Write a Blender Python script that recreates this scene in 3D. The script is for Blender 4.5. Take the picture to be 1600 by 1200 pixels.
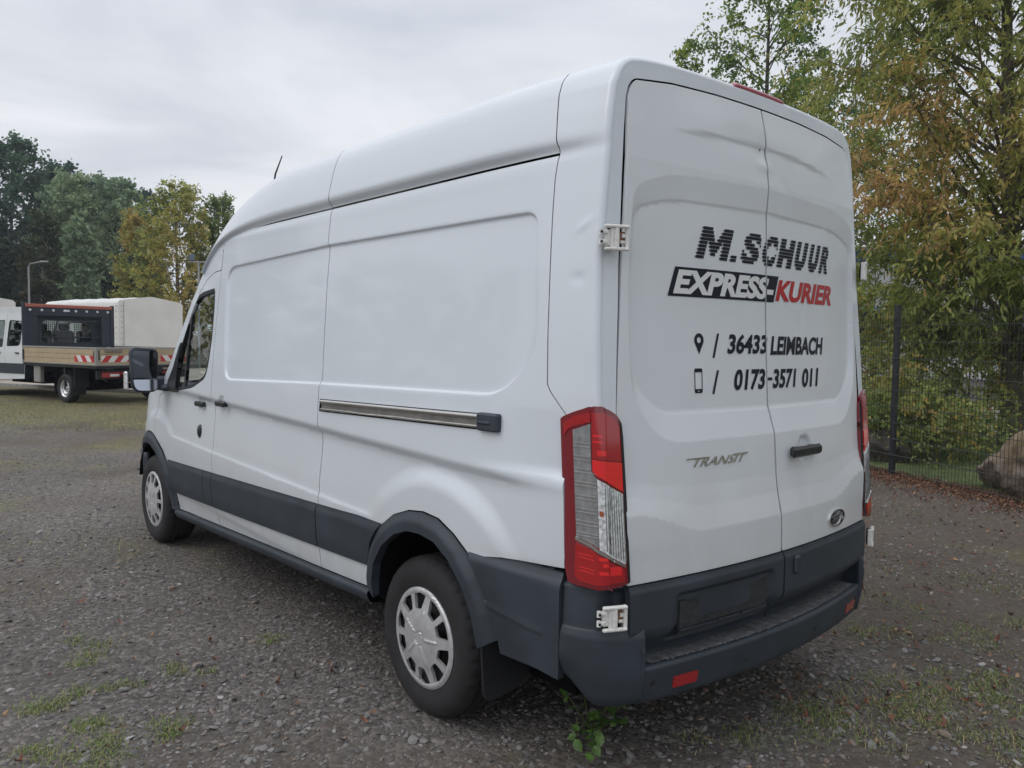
import bpy, bmesh, math, random
import numpy as np
from mathutils import Vector, Matrix, Euler
from mathutils.geometry import delaunay_2d_cdt

for _o in list(bpy.data.objects):
    bpy.data.objects.remove(_o)
scene = bpy.context.scene
COL = scene.collection
PI = math.pi

# ---------------------------------------------------------------- camera
_cam = bpy.data.cameras.new('camera')
camera = bpy.data.objects.new('camera', _cam)
COL.objects.link(camera)
_yaw, _pit, _rol = math.radians(40.549), math.radians(-3.170), math.radians(.723)
_f = Vector((math.sin(_yaw)*math.cos(_pit), math.cos(_yaw)*math.cos(_pit), math.sin(_pit)))
_r = Vector((math.cos(_yaw), -math.sin(_yaw), 0)); _u = _r.cross(_f)
_r2 = math.cos(_rol)*_r + math.sin(_rol)*_u
_u2 = -math.sin(_rol)*_r + math.cos(_rol)*_u
_m = Matrix((_r2, _u2, -_f)).transposed().to_4x4()
_m.translation = Vector((-2.901, -1.592, 1.630))
camera.matrix_world = _m
_cam.sensor_fit = 'HORIZONTAL'; _cam.sensor_width = 36
_cam.lens = 36*1247/1600
_cam.clip_start = .05; _cam.clip_end = 3000
scene.camera = camera

# ---------------------------------------------------------------- sky and sun (overcast)
SUN_EL, SUN_AZ = math.radians(46), math.radians(-72)     # azimuth from +y towards +x
world = bpy.data.worlds.new('World'); scene.world = world
world.use_nodes = True
_nt = world.node_tree; _nt.nodes.clear()
def wn(kind, **kw):
    n = _nt.nodes.new(kind)
    for k, v in kw.items(): setattr(n, k, v)
    return n
_out = wn('ShaderNodeOutputWorld'); _bg = wn('ShaderNodeBackground')
_sky = wn('ShaderNodeTexSky', sky_type='NISHITA', sun_disc=False, sun_elevation=SUN_EL, sun_rotation=SUN_AZ)
_sky.air_density = 1.0; _sky.dust_density = 3.0
_tc = wn('ShaderNodeTexCoord')
_sep = wn('ShaderNodeSeparateXYZ'); _nt.links.new(_tc.outputs['Generated'], _sep.inputs[0])
# cloud sheet: directions projected on a plane overhead
_mx = wn('ShaderNodeMath', operation='MAXIMUM'); _mx.inputs[1].default_value = .0
_nt.links.new(_sep.outputs['Z'], _mx.inputs[0])
_ad = wn('ShaderNodeMath', operation='ADD'); _ad.inputs[1].default_value = .16
_nt.links.new(_mx.outputs[0], _ad.inputs[0])
_dx = wn('ShaderNodeMath', operation='DIVIDE'); _dy = wn('ShaderNodeMath', operation='DIVIDE')
_nt.links.new(_sep.outputs['X'], _dx.inputs[0]); _nt.links.new(_ad.outputs[0], _dx.inputs[1])
_nt.links.new(_sep.outputs['Y'], _dy.inputs[0]); _nt.links.new(_ad.outputs[0], _dy.inputs[1])
_cb = wn('ShaderNodeCombineXYZ')
_nt.links.new(_dx.outputs[0], _cb.inputs[0]); _nt.links.new(_dy.outputs[0], _cb.inputs[1])
_n1 = wn('ShaderNodeTexNoise'); _n1.inputs['Scale'].default_value = 1.1; _n1.inputs['Detail'].default_value = 5
_n1.inputs['Roughness'].default_value = .52; _n1.inputs['Distortion'].default_value = .5
_nt.links.new(_cb.outputs[0], _n1.inputs['Vector'])
_rp = wn('ShaderNodeValToRGB')
_e = _rp.color_ramp.elements
_e[0].position = .30; _e[0].color = (.55, .585, .65, 1)
_e[1].position = .66; _e[1].color = (.86, .875, .91, 1)
_nt.links.new(_n1.outputs['Fac'], _rp.inputs[0])
# overcast luminance: the cloud layer is brighter overhead than at the horizon
_lm = wn('ShaderNodeMapRange'); _lm.inputs[1].default_value = 0; _lm.inputs[2].default_value = 1
_lm.inputs[3].default_value = .97; _lm.inputs[4].default_value = 1.75
_z2 = wn('ShaderNodeMath', operation='MULTIPLY'); _nt.links.new(_mx.outputs[0], _z2.inputs[0]); _nt.links.new(_mx.outputs[0], _z2.inputs[1])
_nt.links.new(_z2.outputs[0], _lm.inputs[0])
_vm = wn('ShaderNodeVectorMath', operation='SCALE')
_nt.links.new(_rp.outputs[0], _vm.inputs[0]); _nt.links.new(_lm.outputs[0], _vm.inputs['Scale'])
SKY_STRENGTH = .1
_vs = wn('ShaderNodeVectorMath', operation='SCALE'); _vs.inputs['Scale'].default_value = 1/SKY_STRENGTH
_nt.links.new(_vm.outputs[0], _vs.inputs[0])
_mixs = wn('ShaderNodeMix', data_type='RGBA'); _mixs.inputs[0].default_value = .93
_nt.links.new(_sky.outputs[0], _mixs.inputs[6]); _nt.links.new(_vs.outputs[0], _mixs.inputs[7])
_nt.links.new(_mixs.outputs[2], _bg.inputs[0]); _bg.inputs[1].default_value = SKY_STRENGTH
_nt.links.new(_bg.outputs[0], _out.inputs[0])

_sun = bpy.data.lights.new('sun', 'SUN'); _sun.energy = .65; _sun.angle = math.radians(35); _sun.color = (1, .975, .94)
sun = bpy.data.objects.new('sun', _sun); COL.objects.link(sun)
_sd = Vector((math.sin(SUN_AZ)*math.cos(SUN_EL), math.cos(SUN_AZ)*math.cos(SUN_EL), math.sin(SUN_EL)))
sun.rotation_euler = _sd.to_track_quat('Z', 'Y').to_euler()
sun.location = (-10, 5, 20)

vs = scene.view_settings
scene.display_settings.display_device = 'sRGB'
vs.view_transform = 'Standard'; vs.look = 'None'; vs.exposure = 0.14; vs.gamma = 1.0; vs.use_curve_mapping = False

# ---------------------------------------------------------------- helpers
rng = np.random.default_rng(7)
def tag(o, label=None, cat=None, group=None, kind=None):
    if label: o['label'] = label
    if cat: o['category'] = cat
    if group: o['group'] = group
    if kind: o['kind'] = kind
    return o
def empty(name, loc=(0, 0, 0), rz=0., parent=None):
    o = bpy.data.objects.new(name, None); COL.objects.link(o)
    o.location = loc; o.rotation_euler = (0, 0, rz); o.empty_display_size = .2
    if parent: o.parent = parent
    return o
def link(name, me, parent=None):
    o = bpy.data.objects.new(name, me); COL.objects.link(o)
    if parent: o.parent = parent
    return o
def mesh_np(name, V, F, mats, parent=None, normals=None, smooth=True, fmat=None, loc=None):
    """V (n,3); F list of faces or (m,k) array"""
    me = bpy.data.meshes.new(name)
    V = np.asarray(V, np.float32)
    me.vertices.add(len(V)); me.vertices.foreach_set('co', V.ravel())
    if isinstance(F, np.ndarray):
        m, k = F.shape
        me.loops.add(m*k); me.loops.foreach_set('vertex_index', F.astype(np.int32).ravel())
        me.polygons.add(m); me.polygons.foreach_set('loop_start', np.arange(0, m*k, k, dtype=np.int32))
    else:
        tot = np.array([len(f) for f in F], np.int32)
        me.loops.add(int(tot.sum())); me.loops.foreach_set('vertex_index', np.concatenate([np.asarray(f, np.int32) for f in F]))
        me.polygons.add(len(F)); me.polygons.foreach_set('loop_start', np.r_[0, np.cumsum(tot)[:-1]].astype(np.int32))
    me.update(calc_edges=True); me.validate()
    me.polygons.foreach_set('use_smooth', np.full(len(me.polygons), smooth))
    if not isinstance(mats, (list, tuple)): mats = [mats]
    for m in mats: me.materials.append(m)
    if fmat is not None: me.polygons.foreach_set('material_index', np.asarray(fmat, np.int32))
    if normals is not None and len(normals) == len(me.vertices):
        me.normals_split_custom_set_from_vertices(np.asarray(normals, float).tolist())
    o = link(name, me, parent)
    if loc is not None: o.location = loc
    return o

class MB:
    """collects simple solids into one mesh"""
    def __init__(self): self.V = []; self.F = []; self.M = []; self.n = 0
    def add(self, V, F, m=0):
        V = np.asarray(V, float); self.V.append(V)
        for f in F: self.F.append([i + self.n for i in f]); self.M.append(m)
        self.n += len(V); return self
    def box(self, c, size, rot=None, bev=0., m=0):
        hx, hy, hz = [s/2 for s in size]
        if bev > 0:
            b = min(bev, hx*.98, hy*.98, hz*.98)
            V = []
            for sx in (-1, 1):
                for sy in (-1, 1):
                    for sz in (-1, 1):
                        V += [(sx*hx, sy*(hy-b), sz*(hz-b)), (sx*(hx-b), sy*hy, sz*(hz-b)), (sx*(hx-b), sy*(hy-b), sz*hz)]
            def i(sx, sy, sz, k): return ((sx > 0)*4 + (sy > 0)*2 + (sz > 0))*3 + k
            F = []
            for s in (-1, 1):
                q = [i(s, -1, -1, 0), i(s, 1, -1, 0), i(s, 1, 1, 0), i(s, -1, 1, 0)]; F.append(q if s > 0 else q[::-1])
                q = [i(-1, s, -1, 1), i(-1, s, 1, 1), i(1, s, 1, 1), i(1, s, -1, 1)]; F.append(q if s > 0 else q[::-1])
                q = [i(-1, -1, s, 2), i(1, -1, s, 2), i(1, 1, s, 2), i(-1, 1, s, 2)]; F.append(q if s > 0 else q[::-1])
            for a in (-1, 1):
                for b2 in (-1, 1):
                    q = [i(a, b2, -1, 0), i(a, b2, -1, 1), i(a, b2, 1, 1), i(a, b2, 1, 0)]; F.append(q if a*b2 > 0 else q[::-1])
                    q = [i(a, -1, b2, 0), i(a, 1, b2, 0), i(a, 1, b2, 2), i(a, -1, b2, 2)]; F.append(q if a*b2 > 0 else q[::-1])
                    q = [i(-1, a, b2, 1), i(-1, a, b2, 2), i(1, a, b2, 2), i(1, a, b2, 1)]; F.append(q if a*b2 > 0 else q[::-1])
            for sx in (-1, 1):
                for sy in (-1, 1):
                    for sz in (-1, 1):
                        t = [i(sx, sy, sz, 0), i(sx, sy, sz, 1), i(sx, sy, sz, 2)]; F.append(t if sx*sy*sz > 0 else t[::-1])
        else:
            V = [(x, y, z) for x in (-hx, hx) for y in (-hy, hy) for z in (-hz, hz)]
            F = [[0, 1, 3, 2], [4, 6, 7, 5], [0, 4, 5, 1], [2, 3, 7, 6], [0, 2, 6, 4], [1, 5, 7, 3]]
        V = np.array(V, float)
        if rot is not None:
            R = np.array(rot.to_matrix() if hasattr(rot, 'to_matrix') else rot); V = V @ R.T
        return self.add(V + np.array(c, float), F, m)
    def tube(self, pts, r, n=8, m=0, cap=True):
        P = np.asarray(pts, float); k = len(P)
        rr = np.broadcast_to(np.asarray(r, float), (k,))
        T = np.gradient(P, axis=0) if k > 2 else np.repeat((P[1]-P[0])[None], k, 0)
        T /= np.linalg.norm(T, axis=1)[:, None] + 1e-12
        up = np.array([0, 0, 1.]) if abs(T[0, 2]) < .9 else np.array([1., 0, 0])
        a = np.linspace(0, 2*PI, n, endpoint=False); V = []
        u = np.cross(T[0], up); u /= np.linalg.norm(u)
        for j in range(k):
            u = u - T[j]*(u @ T[j]); u /= np.linalg.norm(u) + 1e-12
            w = np.cross(T[j], u)
            V.append(P[j] + rr[j]*(np.cos(a)[:, None]*u + np.sin(a)[:, None]*w))
        F = []
        for j in range(k-1):
            for i in range(n):
                F.append([j*n+i, j*n+(i+1) % n, (j+1)*n+(i+1) % n, (j+1)*n+i])
        if cap:
            F.append(list(range(n))[::-1]); F.append([(k-1)*n+i for i in range(n)])
        return self.add(np.concatenate(V), F, m)
    def lathe(self, prof, axis='x', c=(0, 0, 0), n=48, m=0, closed=False):
        """profile (radius, along axis)"""
        P = np.asarray(prof, float); k = len(P); a = np.linspace(0, 2*PI, n, endpoint=False)
        V = []
        for r, h in P:
            p, q, w = r*np.cos(a), r*np.sin(a), np.full(n, h)
            V.append(np.stack({'x': (w, p, q), 'y': (p, w, q), 'z': (p, q, w)}[axis], -1))
        F = []
        for j in range(k if closed else k-1):
            j2 = (j+1) % k
            for i in range(n):
                F.append([j*n+i, j2*n+i, j2*n+(i+1) % n, j*n+(i+1) % n])
        return self.add(np.concatenate(V) + np.array(c, float), F, m)
    def prism(self, poly, d0, d1, fn, m=0):
        """extrude a 2-D polygon; fn(u, v, d) -> point"""
        n = len(poly)
        V = [fn(u, v, d0) for u, v in poly] + [fn(u, v, d1) for u, v in poly]
        F = [list(range(n))[::-1], list(range(n, 2*n))] + [[i, (i+1) % n, n+(i+1) % n, n+i] for i in range(n)]
        return self.add(V, F, m)
    def build(self, name, mats, parent=None, smooth=False, loc=None, fixn=True):
        o = mesh_np(name, np.concatenate(self.V), self.F, mats, parent, smooth=smooth, fmat=self.M, loc=loc)
        if fixn:
            bm = bmesh.new(); bm.from_mesh(o.data); bmesh.ops.recalc_face_normals(bm, faces=bm.faces); bm.to_mesh(o.data); bm.free()
        return o
def auto_smooth(o, ang=35):
    me = o.data
    bm = bmesh.new(); bm.from_mesh(me)
    for e in bm.edges:
        if len(e.link_faces) == 2: e.smooth = e.calc_face_angle(0) < math.radians(ang)
    for f in bm.faces: f.smooth = True
    bm.to_mesh(me); bm.free()
    return o

# ---- materials
def mat(name, col, rough=.5, metal=0., coat=0., spec=.5, noise=None, bump=None, trans=0.):
    """noise = (scale, amount[, detail]) varies the colour; bump = (scale, strength)"""
    m = bpy.data.materials.new(name); m.use_nodes = True
    nt = m.node_tree; b = nt.nodes['Principled BSDF']
    b.inputs['Base Color'].default_value = (*col, 1); b.inputs['Roughness'].default_value = rough
    b.inputs['Metallic'].default_value = metal; b.inputs['Coat Weight'].default_value = coat
    b.inputs['Coat Roughness'].default_value = .06; b.inputs['Specular IOR Level'].default_value = spec
    b.inputs['Transmission Weight'].default_value = trans
    tc = nt.nodes.new('ShaderNodeTexCoord')
    if noise:
        n = nt.nodes.new('ShaderNodeTexNoise'); n.inputs['Scale'].default_value = noise[0]
        n.inputs['Detail'].default_value = noise[2] if len(noise) > 2 else 4
        nt.links.new(tc.outputs['Object'], n.inputs['Vector'])
        mp = nt.nodes.new('ShaderNodeMapRange'); mp.inputs[1].default_value = .3; mp.inputs[2].default_value = .7
        mp.inputs[3].default_value = 1 - noise[1]; mp.inputs[4].default_value = 1 + noise[1]
        nt.links.new(n.outputs['Fac'], mp.inputs[0])
        v = nt.nodes.new('ShaderNodeVectorMath'); v.operation = 'SCALE'; v.inputs[0].default_value = col
        nt.links.new(mp.outputs[0], v.inputs['Scale']); nt.links.new(v.outputs[0], b.inputs['Base Color'])
    if bump:
        n = nt.nodes.new('ShaderNodeTexNoise'); n.inputs['Scale'].default_value = bump[0]; n.inputs['Detail'].default_value = 4
        nt.links.new(tc.outputs['Object'], n.inputs['Vector'])
        bp = nt.nodes.new('ShaderNodeBump'); bp.inputs['Strength'].default_value = bump[1]; bp.inputs['Distance'].default_value = .01
        nt.links.new(n.outputs['Fac'], bp.inputs['Height']); nt.links.new(bp.outputs[0], b.inputs['Normal'])
    return m
def glass_mat(name, tint=(.55, .6, .6), rough=.0, f0=.04):
    m = bpy.data.materials.new(name); m.use_nodes = True
    nt = m.node_tree; nt.nodes.clear()
    out = nt.nodes.new('ShaderNodeOutputMaterial'); mx = nt.nodes.new('ShaderNodeMixShader')
    tr = nt.nodes.new('ShaderNodeBsdfTransparent'); tr.inputs[0].default_value = (*tint, 1)
    gl = nt.nodes.new('ShaderNodeBsdfGlossy'); gl.inputs['Roughness'].default_value = rough
    fr = nt.nodes.new('ShaderNodeFresnel'); ge = nt.nodes.new('ShaderNodeNewGeometry')      # a thin pane: same on both sides
    io = nt.nodes.new('ShaderNodeMath'); io.operation = 'MULTIPLY_ADD'; io.inputs[1].default_value = 1/1.5 - 1.5; io.inputs[2].default_value = 1.5
    nt.links.new(ge.outputs['Backfacing'], io.inputs[0]); nt.links.new(io.outputs[0], fr.inputs[0])
    nt.links.new(fr.outputs[0], mx.inputs[0]); nt.links.new(tr.outputs[0], mx.inputs[1]); nt.links.new(gl.outputs[0], mx.inputs[2])
    nt.links.new(mx.outputs[0], out.inputs[0])
    return m
# ---------------------------------------------------------------- van surfaces
# van frame = world frame: x right, y forward, z up, ground z = 0, metres
def pchip(xs, ys):
    xs = np.asarray(xs, float); ys = np.asarray(ys, float)
    h = np.diff(xs); d = np.diff(ys) / h
    m = np.zeros_like(xs)
    for i in range(1, len(xs) - 1):
        if d[i-1] * d[i] > 0:
            w1 = 2*h[i] + h[i-1]; w2 = h[i] + 2*h[i-1]
            m[i] = (w1 + w2) / (w1/d[i-1] + w2/d[i])
    m[0] = d[0]; m[-1] = d[-1]
    def f(x):
        x = np.clip(np.asarray(x, float), xs[0], xs[-1])
        i = np.clip(np.searchsorted(xs, x) - 1, 0, len(xs) - 2)
        t = (x - xs[i]) / h[i]
        return ((2*t**3 - 3*t**2 + 1)*ys[i] + (t**3 - 2*t**2 + t)*h[i]*m[i]
                + (-2*t**3 + 3*t**2)*ys[i+1] + (t**3 - t**2)*h[i]*m[i+1])
    return f

def smooth(a, b, x):
    t = np.clip((x - a) / (b - a), 0, 1)
    return t*t*(3 - 2*t)

def lin(a, b, x):
    return np.clip((x - a) / (b - a), 0, 1)

def poly_sdf(poly, px, py):
    """signed distance to a closed polygon, positive inside"""
    P = np.asarray(poly, float); Q = np.roll(P, -1, 0)
    px = np.asarray(px, float); py = np.asarray(py, float)
    best = np.full(px.shape, 1e9); ins = np.zeros(px.shape, bool)
    for (ax, ay), (bx, by) in zip(P, Q):
        ex, ey = bx - ax, by - ay
        L = ex*ex + ey*ey + 1e-12
        t = np.clip(((px - ax)*ex + (py - ay)*ey) / L, 0, 1)
        best = np.minimum(best, (px - ax - t*ex)**2 + (py - ay - t*ey)**2)
        c = ((ay > py) != (by > py))
        with np.errstate(divide='ignore', invalid='ignore'):
            xi = (bx - ax)*(py - ay)/(by - ay + 1e-15) + ax
        ins ^= c & (px < xi)
    d = np.sqrt(best)
    return np.where(ins, d, -d)

def round_poly(pts, r, n=5):
    """round the corners of a polygon; r may be a list"""
    P = [np.array(p, float) for p in pts]; out = []
    N = len(P); rr = r if isinstance(r, (list, tuple)) else [r]*N
    for i in range(N):
        a, b, c = P[i-1], P[i], P[(i+1) % N]
        if rr[i] <= 0: out.append(tuple(b)); continue
        u = a - b; v = c - b; lu = np.linalg.norm(u); lv = np.linalg.norm(v)
        u /= lu; v /= lv
        k = min(rr[i], .49*lu, .49*lv)
        p0 = b + u*k; p2 = b + v*k
        for j in range(n + 1):
            t = j/n
            out.append(tuple((1-t)**2*p0 + 2*t*(1-t)*b + t*t*p2))
    return out

# half width of the body side as a function of height (at mid length)
X_SIDE = pchip([.30, .40, .445, .557, .69, .786, .813, .838, .90, .98, 1.06, 1.11, 1.14, 1.170, 1.184, 1.215, 1.32, 1.42,
                1.60, 1.90, 2.10, 2.20, 2.277, 2.290, 2.302, 2.338, 2.349, 2.40, 2.46, 2.52, 2.56, 2.60],
               [.965, .985, 1.0, 1.015, 1.023, 1.027, 1.027, 1.018, 1.0125, 1.005, .998, .995, .999, 1.021, 1.0245, 1.023, 1.016, 1.008,
                .989, .956, .930, .917, .906, .899, .897, .918, .920, .911, .897, .880, .866, .845])
TOP = 2.52
# the roof above TOP, continued by arc length to the centre line
_rx = np.array([.880, .869, .854, .832, .797, .745, .670, .590, .500, .400, .300, .200, .100, .0])
_rz = np.array([2.520, 2.552, 2.580, 2.604, 2.623, 2.633, 2.639, 2.642, 2.643, 2.644, 2.645, 2.645, 2.646, 2.646])
_rt = TOP + np.r_[0, np.cumsum(np.hypot(np.diff(_rx), np.diff(_rz)))]
TMAX = _rt[-1]
def prof(t, zeta=None):
    """profile point (half width, height) for the parameter t (= height up to TOP)"""
    t = np.asarray(t, float)
    z = np.where(t <= TOP, t, np.interp(t, _rt, _rz))
    X = np.where(t <= TOP, X_SIDE(t if zeta is None else np.minimum(zeta, TOP)), np.interp(t, _rt, _rx))
    return X, z
def kappa(z):
    return np.interp(z, [.3, 1.25, 1.45, 1.9], [.026, .033, .024, 0.])
XR_Z = [.4, .9, 1.44, 1.65, 1.89, 2.12, 2.42, 2.6]
XR = [.955, .955, .944, .934, .914, .890, .852, .82]
def y_back(z):      # centre line of the rear face (recessed pane excluded)
    return np.interp(z, [.30, .80, .94, 1.03, 1.10, 1.22, 1.33, 1.6, 1.9, 2.15, 2.265, 2.37, 2.46, 2.575, 2.66],
                     [.112, .112, .117, .137, .147, .156, .164, .181, .198, .212, .220, .234, .247, .265, .281])
def y_back_smooth(z):   # without the facets, for the corner posts
    return np.interp(z, [.30, .80, 2.57, 2.66], [.112, .112, .264, .272])
def k_back(z):
    return np.interp(z, [.8, 1.9, 2.56], [.108, .100, .060])
def yr(x, z):
    return y_back_smooth(z) + k_back(z)*x*x

def side_x(s, t, relief=True):
    """distance of the side skin from the centre plane at length s, profile parameter t"""
    s = np.asarray(s, float); t = np.asarray(t, float)
    zeta = t - kappa(t)*(s - 2.0)
    X, z = prof(t, zeta)
    # rear taper
    a = prof(t)[0] - np.interp(z, XR_Z, XR)
    a = np.where(t > TOP, .05, np.clip(a, 0, .1))
    X = X - a*np.clip((1.0 - s)/.75, 0, 1.15)**2 * np.clip(X/.5, 0, 1)
    # front taper
    f = np.clip(s - 4.95, 0, None)**2*.47 + np.clip(s - 3.4, 0, None)**2*.006
    X = X - f
    if relief:
        X = X + side_relief(s, t, zeta, X)
    return X
# recessed panels of the van side, (length, height)
REC = round_poly([(3.548, 2.072), (3.40, 1.356), (2.117, 1.393), (.69, 1.420), (.535, 1.60), (.588, 2.102), (2.20, 2.107)],
                 [.13, .09, .0, .12, .14, .07, .0], 8)
HANDLES = ((3.855, 1.171), (3.435, 1.201))
WHEEL_Y = (1.208, 4.958)
def side_relief(s, t, zeta, X):
    d = np.zeros_like(X)
    q = poly_sdf(REC, s, t)
    d = d - .015*smooth(-.003, .011, q)
    for hs, ht in HANDLES:      # finger bowls behind the door handles
        d = d - .014*(1 - smooth(.034, .060, np.hypot(s - hs, t - ht)))
    # raised surround of the rear arch
    r = np.hypot(s - 1.105, t - .43)
    w = (1 - smooth(.575, .68, r)) * smooth(.3, .5, t)
    lower = (zeta > .813) & (zeta < 1.19)
    d = d + np.where(lower, w*np.clip(1.027 - X_SIDE(np.minimum(zeta, TOP)), 0, .05), 0)
    r = np.hypot(s - 4.80, t - .42)
    w = 1 - smooth(.56, .66, r)
    d = d + np.where(lower, w*np.clip(1.027 - X_SIDE(np.minimum(zeta, TOP)), 0, .05), 0)
    # the shoulder line fades out towards the tail lamp
    fl = np.interp(zeta, [.79, 1.42], [1.027, 1.008]) - X_SIDE(np.minimum(zeta, TOP))
    d = d + np.where((zeta > .80) & (zeta < 1.42), .85*fl*(1 - smooth(.42, .80, s)), 0)
    # dents round the upper rear hinge
    d = d + .004*np.exp(-(((s - .36)/.035)**2 + ((t - 2.03 - (.36 - s)*.5)/.014)**2))
    d = d - .004*np.exp(-(((s - .37)/.03)**2 + ((t - 1.845)/.018)**2))
    return d
def side_pt(s, t, relief=True):
    s = np.asarray(s, float); t = np.asarray(t, float)
    X = side_x(s, t, relief); z = prof(t)[1]
    return np.stack([-X, s + 0*X, z + 0*X], -1)

# rear door gap (x, z) on the left, from the bottom up to the centre line
GAP = np.array([(.846, .60), (.850, .79), (.858, 1.20), (.863, 1.397), (.851, 1.571), (.837, 1.746), (.825, 1.921), (.815, 2.054),
                (.806, 2.209), (.794, 2.365), (.783, 2.478), (.772, 2.512), (.757, 2.533), (.737, 2.546), (.552, 2.566),
                (.300, 2.575), (0, 2.577)])
_gl = np.r_[0, np.cumsum(np.hypot(np.diff(GAP[8:, 0]), np.diff(GAP[8:, 1])))]
def gap_pt(t):
    t = np.asarray(t, float)
    x = np.interp(t, GAP[:9, 1], GAP[:9, 0]); z = np.minimum(t, 2.209)
    f = np.clip((t - 2.209)/(TMAX - 2.209), 0, 1)*_gl[-1]
    hi = t > 2.209
    return np.where(hi, np.interp(f, _gl, GAP[8:, 0]), x), np.where(hi, np.interp(f, _gl, GAP[8:, 1]), z)
SEAM_D = np.array([(.36, .40), (.36, .855), (.374, 1.366), (.455, 1.449), (.472, 1.475), (.485, 1.656), (.499, 1.885), (.513, 2.069), (.520, 2.208), (.514, 2.300),
                   (.513, 2.317), (.520, 2.341), (.530, 2.417), (.545, 2.516), (.55, 2.57), (.55, 3.6)])
def seam_d(t):
    return np.interp(t, SEAM_D[:, 1], SEAM_D[:, 0])
R_C = .024
def corner_pt(c, t, out=0.):
    """rear corner: c 0..1 side skin, 1..2 rounded edge, 2..3 rear frame up to the door gap"""
    c = np.asarray(c, float); t = np.asarray(t, float); c, t = np.broadcast_arrays(c, t)
    e = .022
    Xe = side_x(.27 + 0*t, t, False); z = prof(t)[1]
    Xa = side_x(.27 + 0*t, t - e, False); Xb = side_x(.27 + 0*t, t + e, False)
    za = prof(t - e)[1]; zb = prof(t + e)[1]
    tx, tz = Xb - Xa, zb - za
    nx, nz = tz, -tx
    L = np.hypot(nx, nz) + 1e-12; nx /= L; nz /= L
    nx = np.where(t > TMAX - .01, 0, nx); nz = np.where(t > TMAX - .01, 1, nz)
    ex, ez = Xe - R_C*nx, z - R_C*nz
    sc = yr(ex, ez) + R_C
    # side
    s = seam_d(t)*(1 - c) + sc*c
    A = side_pt(s, t)
    # arc
    th = np.clip(c - 1, 0, 1)*math.pi/2
    k = R_C*(1 - np.cos(th))
    Xs = side_x(sc, t)
    B = np.stack([-(Xs - k*nx), sc - R_C*np.sin(th), z - k*nz], -1)
    # frame
    gx, gz = gap_pt(t)
    q = np.clip(c - 2, 0, None)
    x2 = (Xs - R_C*nx)*(1 - q) + gx*q; z2 = (z - R_C*nz)*(1 - q) + gz*q
    C = np.stack([-x2, yr(x2, z2), z2], -1)
    out3 = np.where((c < 1)[..., None], A, np.where((c < 2)[..., None], B, C))
    return out3

# ---- rear doors (x, z) -> y
PANE_IN = round_poly([(-.762, 2.10), (-.60, 2.146), (0, 2.160), (.60, 2.146), (.790, 2.09), (.818, 1.75), (.805, 1.50), (.68, 1.364), (0, 1.363), (-.65, 1.364),
                      (-.775, 1.49), (-.785, 1.75)], [.05, .1, 0, .1, .06, .2, .10, .10, 0, .10, .10, .2], 6)
PANE_OUT = round_poly([(-.772, 2.17), (-.60, 2.232), (0, 2.250), (.60, 2.236), (.802, 2.17), (.829, 1.75), (.818, 1.44), (.685, 1.266), (0, 1.266), (-.655, 1.266),
                       (-.788, 1.43), (-.796, 1.75)], [.06, .1, 0, .1, .07, .2, .08, .12, 0, .12, .08, .2], 6)
def rear_y(x, z, relief=True):
    x = np.asarray(x, float); z = np.asarray(z, float)
    # the lower crease rises towards the outer edges
    zz = z - .10*smooth(.45, .85, np.abs(x))*smooth(.85, .93, z)*(1 - smooth(1.0, 1.2, z))
    y = y_back(zz) + k_back(z)*x*x
    if relief:
        di = poly_sdf(PANE_IN, x, z); do = poly_sdf(PANE_OUT, x, z)
        w = np.where(di >= 0, 1, np.where(do <= 0, 0, do/(do - np.minimum(di, 0) + 1e-9)))
        up = smooth(1.7, 2.1, z)
        depth = .024*(1 - up) + .012*up
        y = y + w*depth + .004*smooth(0, .012, di)
        # step below the roof line
        zc = 2.425 - .02*x - .10*x*x
        e = smooth(-.62, -.36, x)*(1 - smooth(.34, .60, x))
        y = y - .008*e*smooth(zc - .024, zc, z)*(1 - smooth(zc + .02, zc + .17, z))
        # dent at the seam
        y = y + .006*np.exp(-(((x + .03)/.035)**2 + ((z - 2.40)/.05)**2)) + .006*np.exp(-(((x + .17)/.13)**2 + ((z - 2.43)/.06)**2))
        y = y - .005*np.exp(-(((x + .02)/.05)**2 + ((z - 2.34)/.022)**2))
        y = y + .0015*np.exp(-(((x - .10 - (2.3 - z)*.8)/.05)**2 + ((z - 2.26)/.08)**2))
        # handle bowl on the right door
        rr = np.hypot((x - .240), (z - 1.186))
        y = y + .015*(1 - smooth(.038, .064, rr))
    return y
def rear_pt(x, z, out=0., relief=True):
    x = np.asarray(x, float); z = np.asarray(z, float)
    return np.stack([x + 0*z, rear_y(x, z, relief) - out, z + 0*x], -1)
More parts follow.
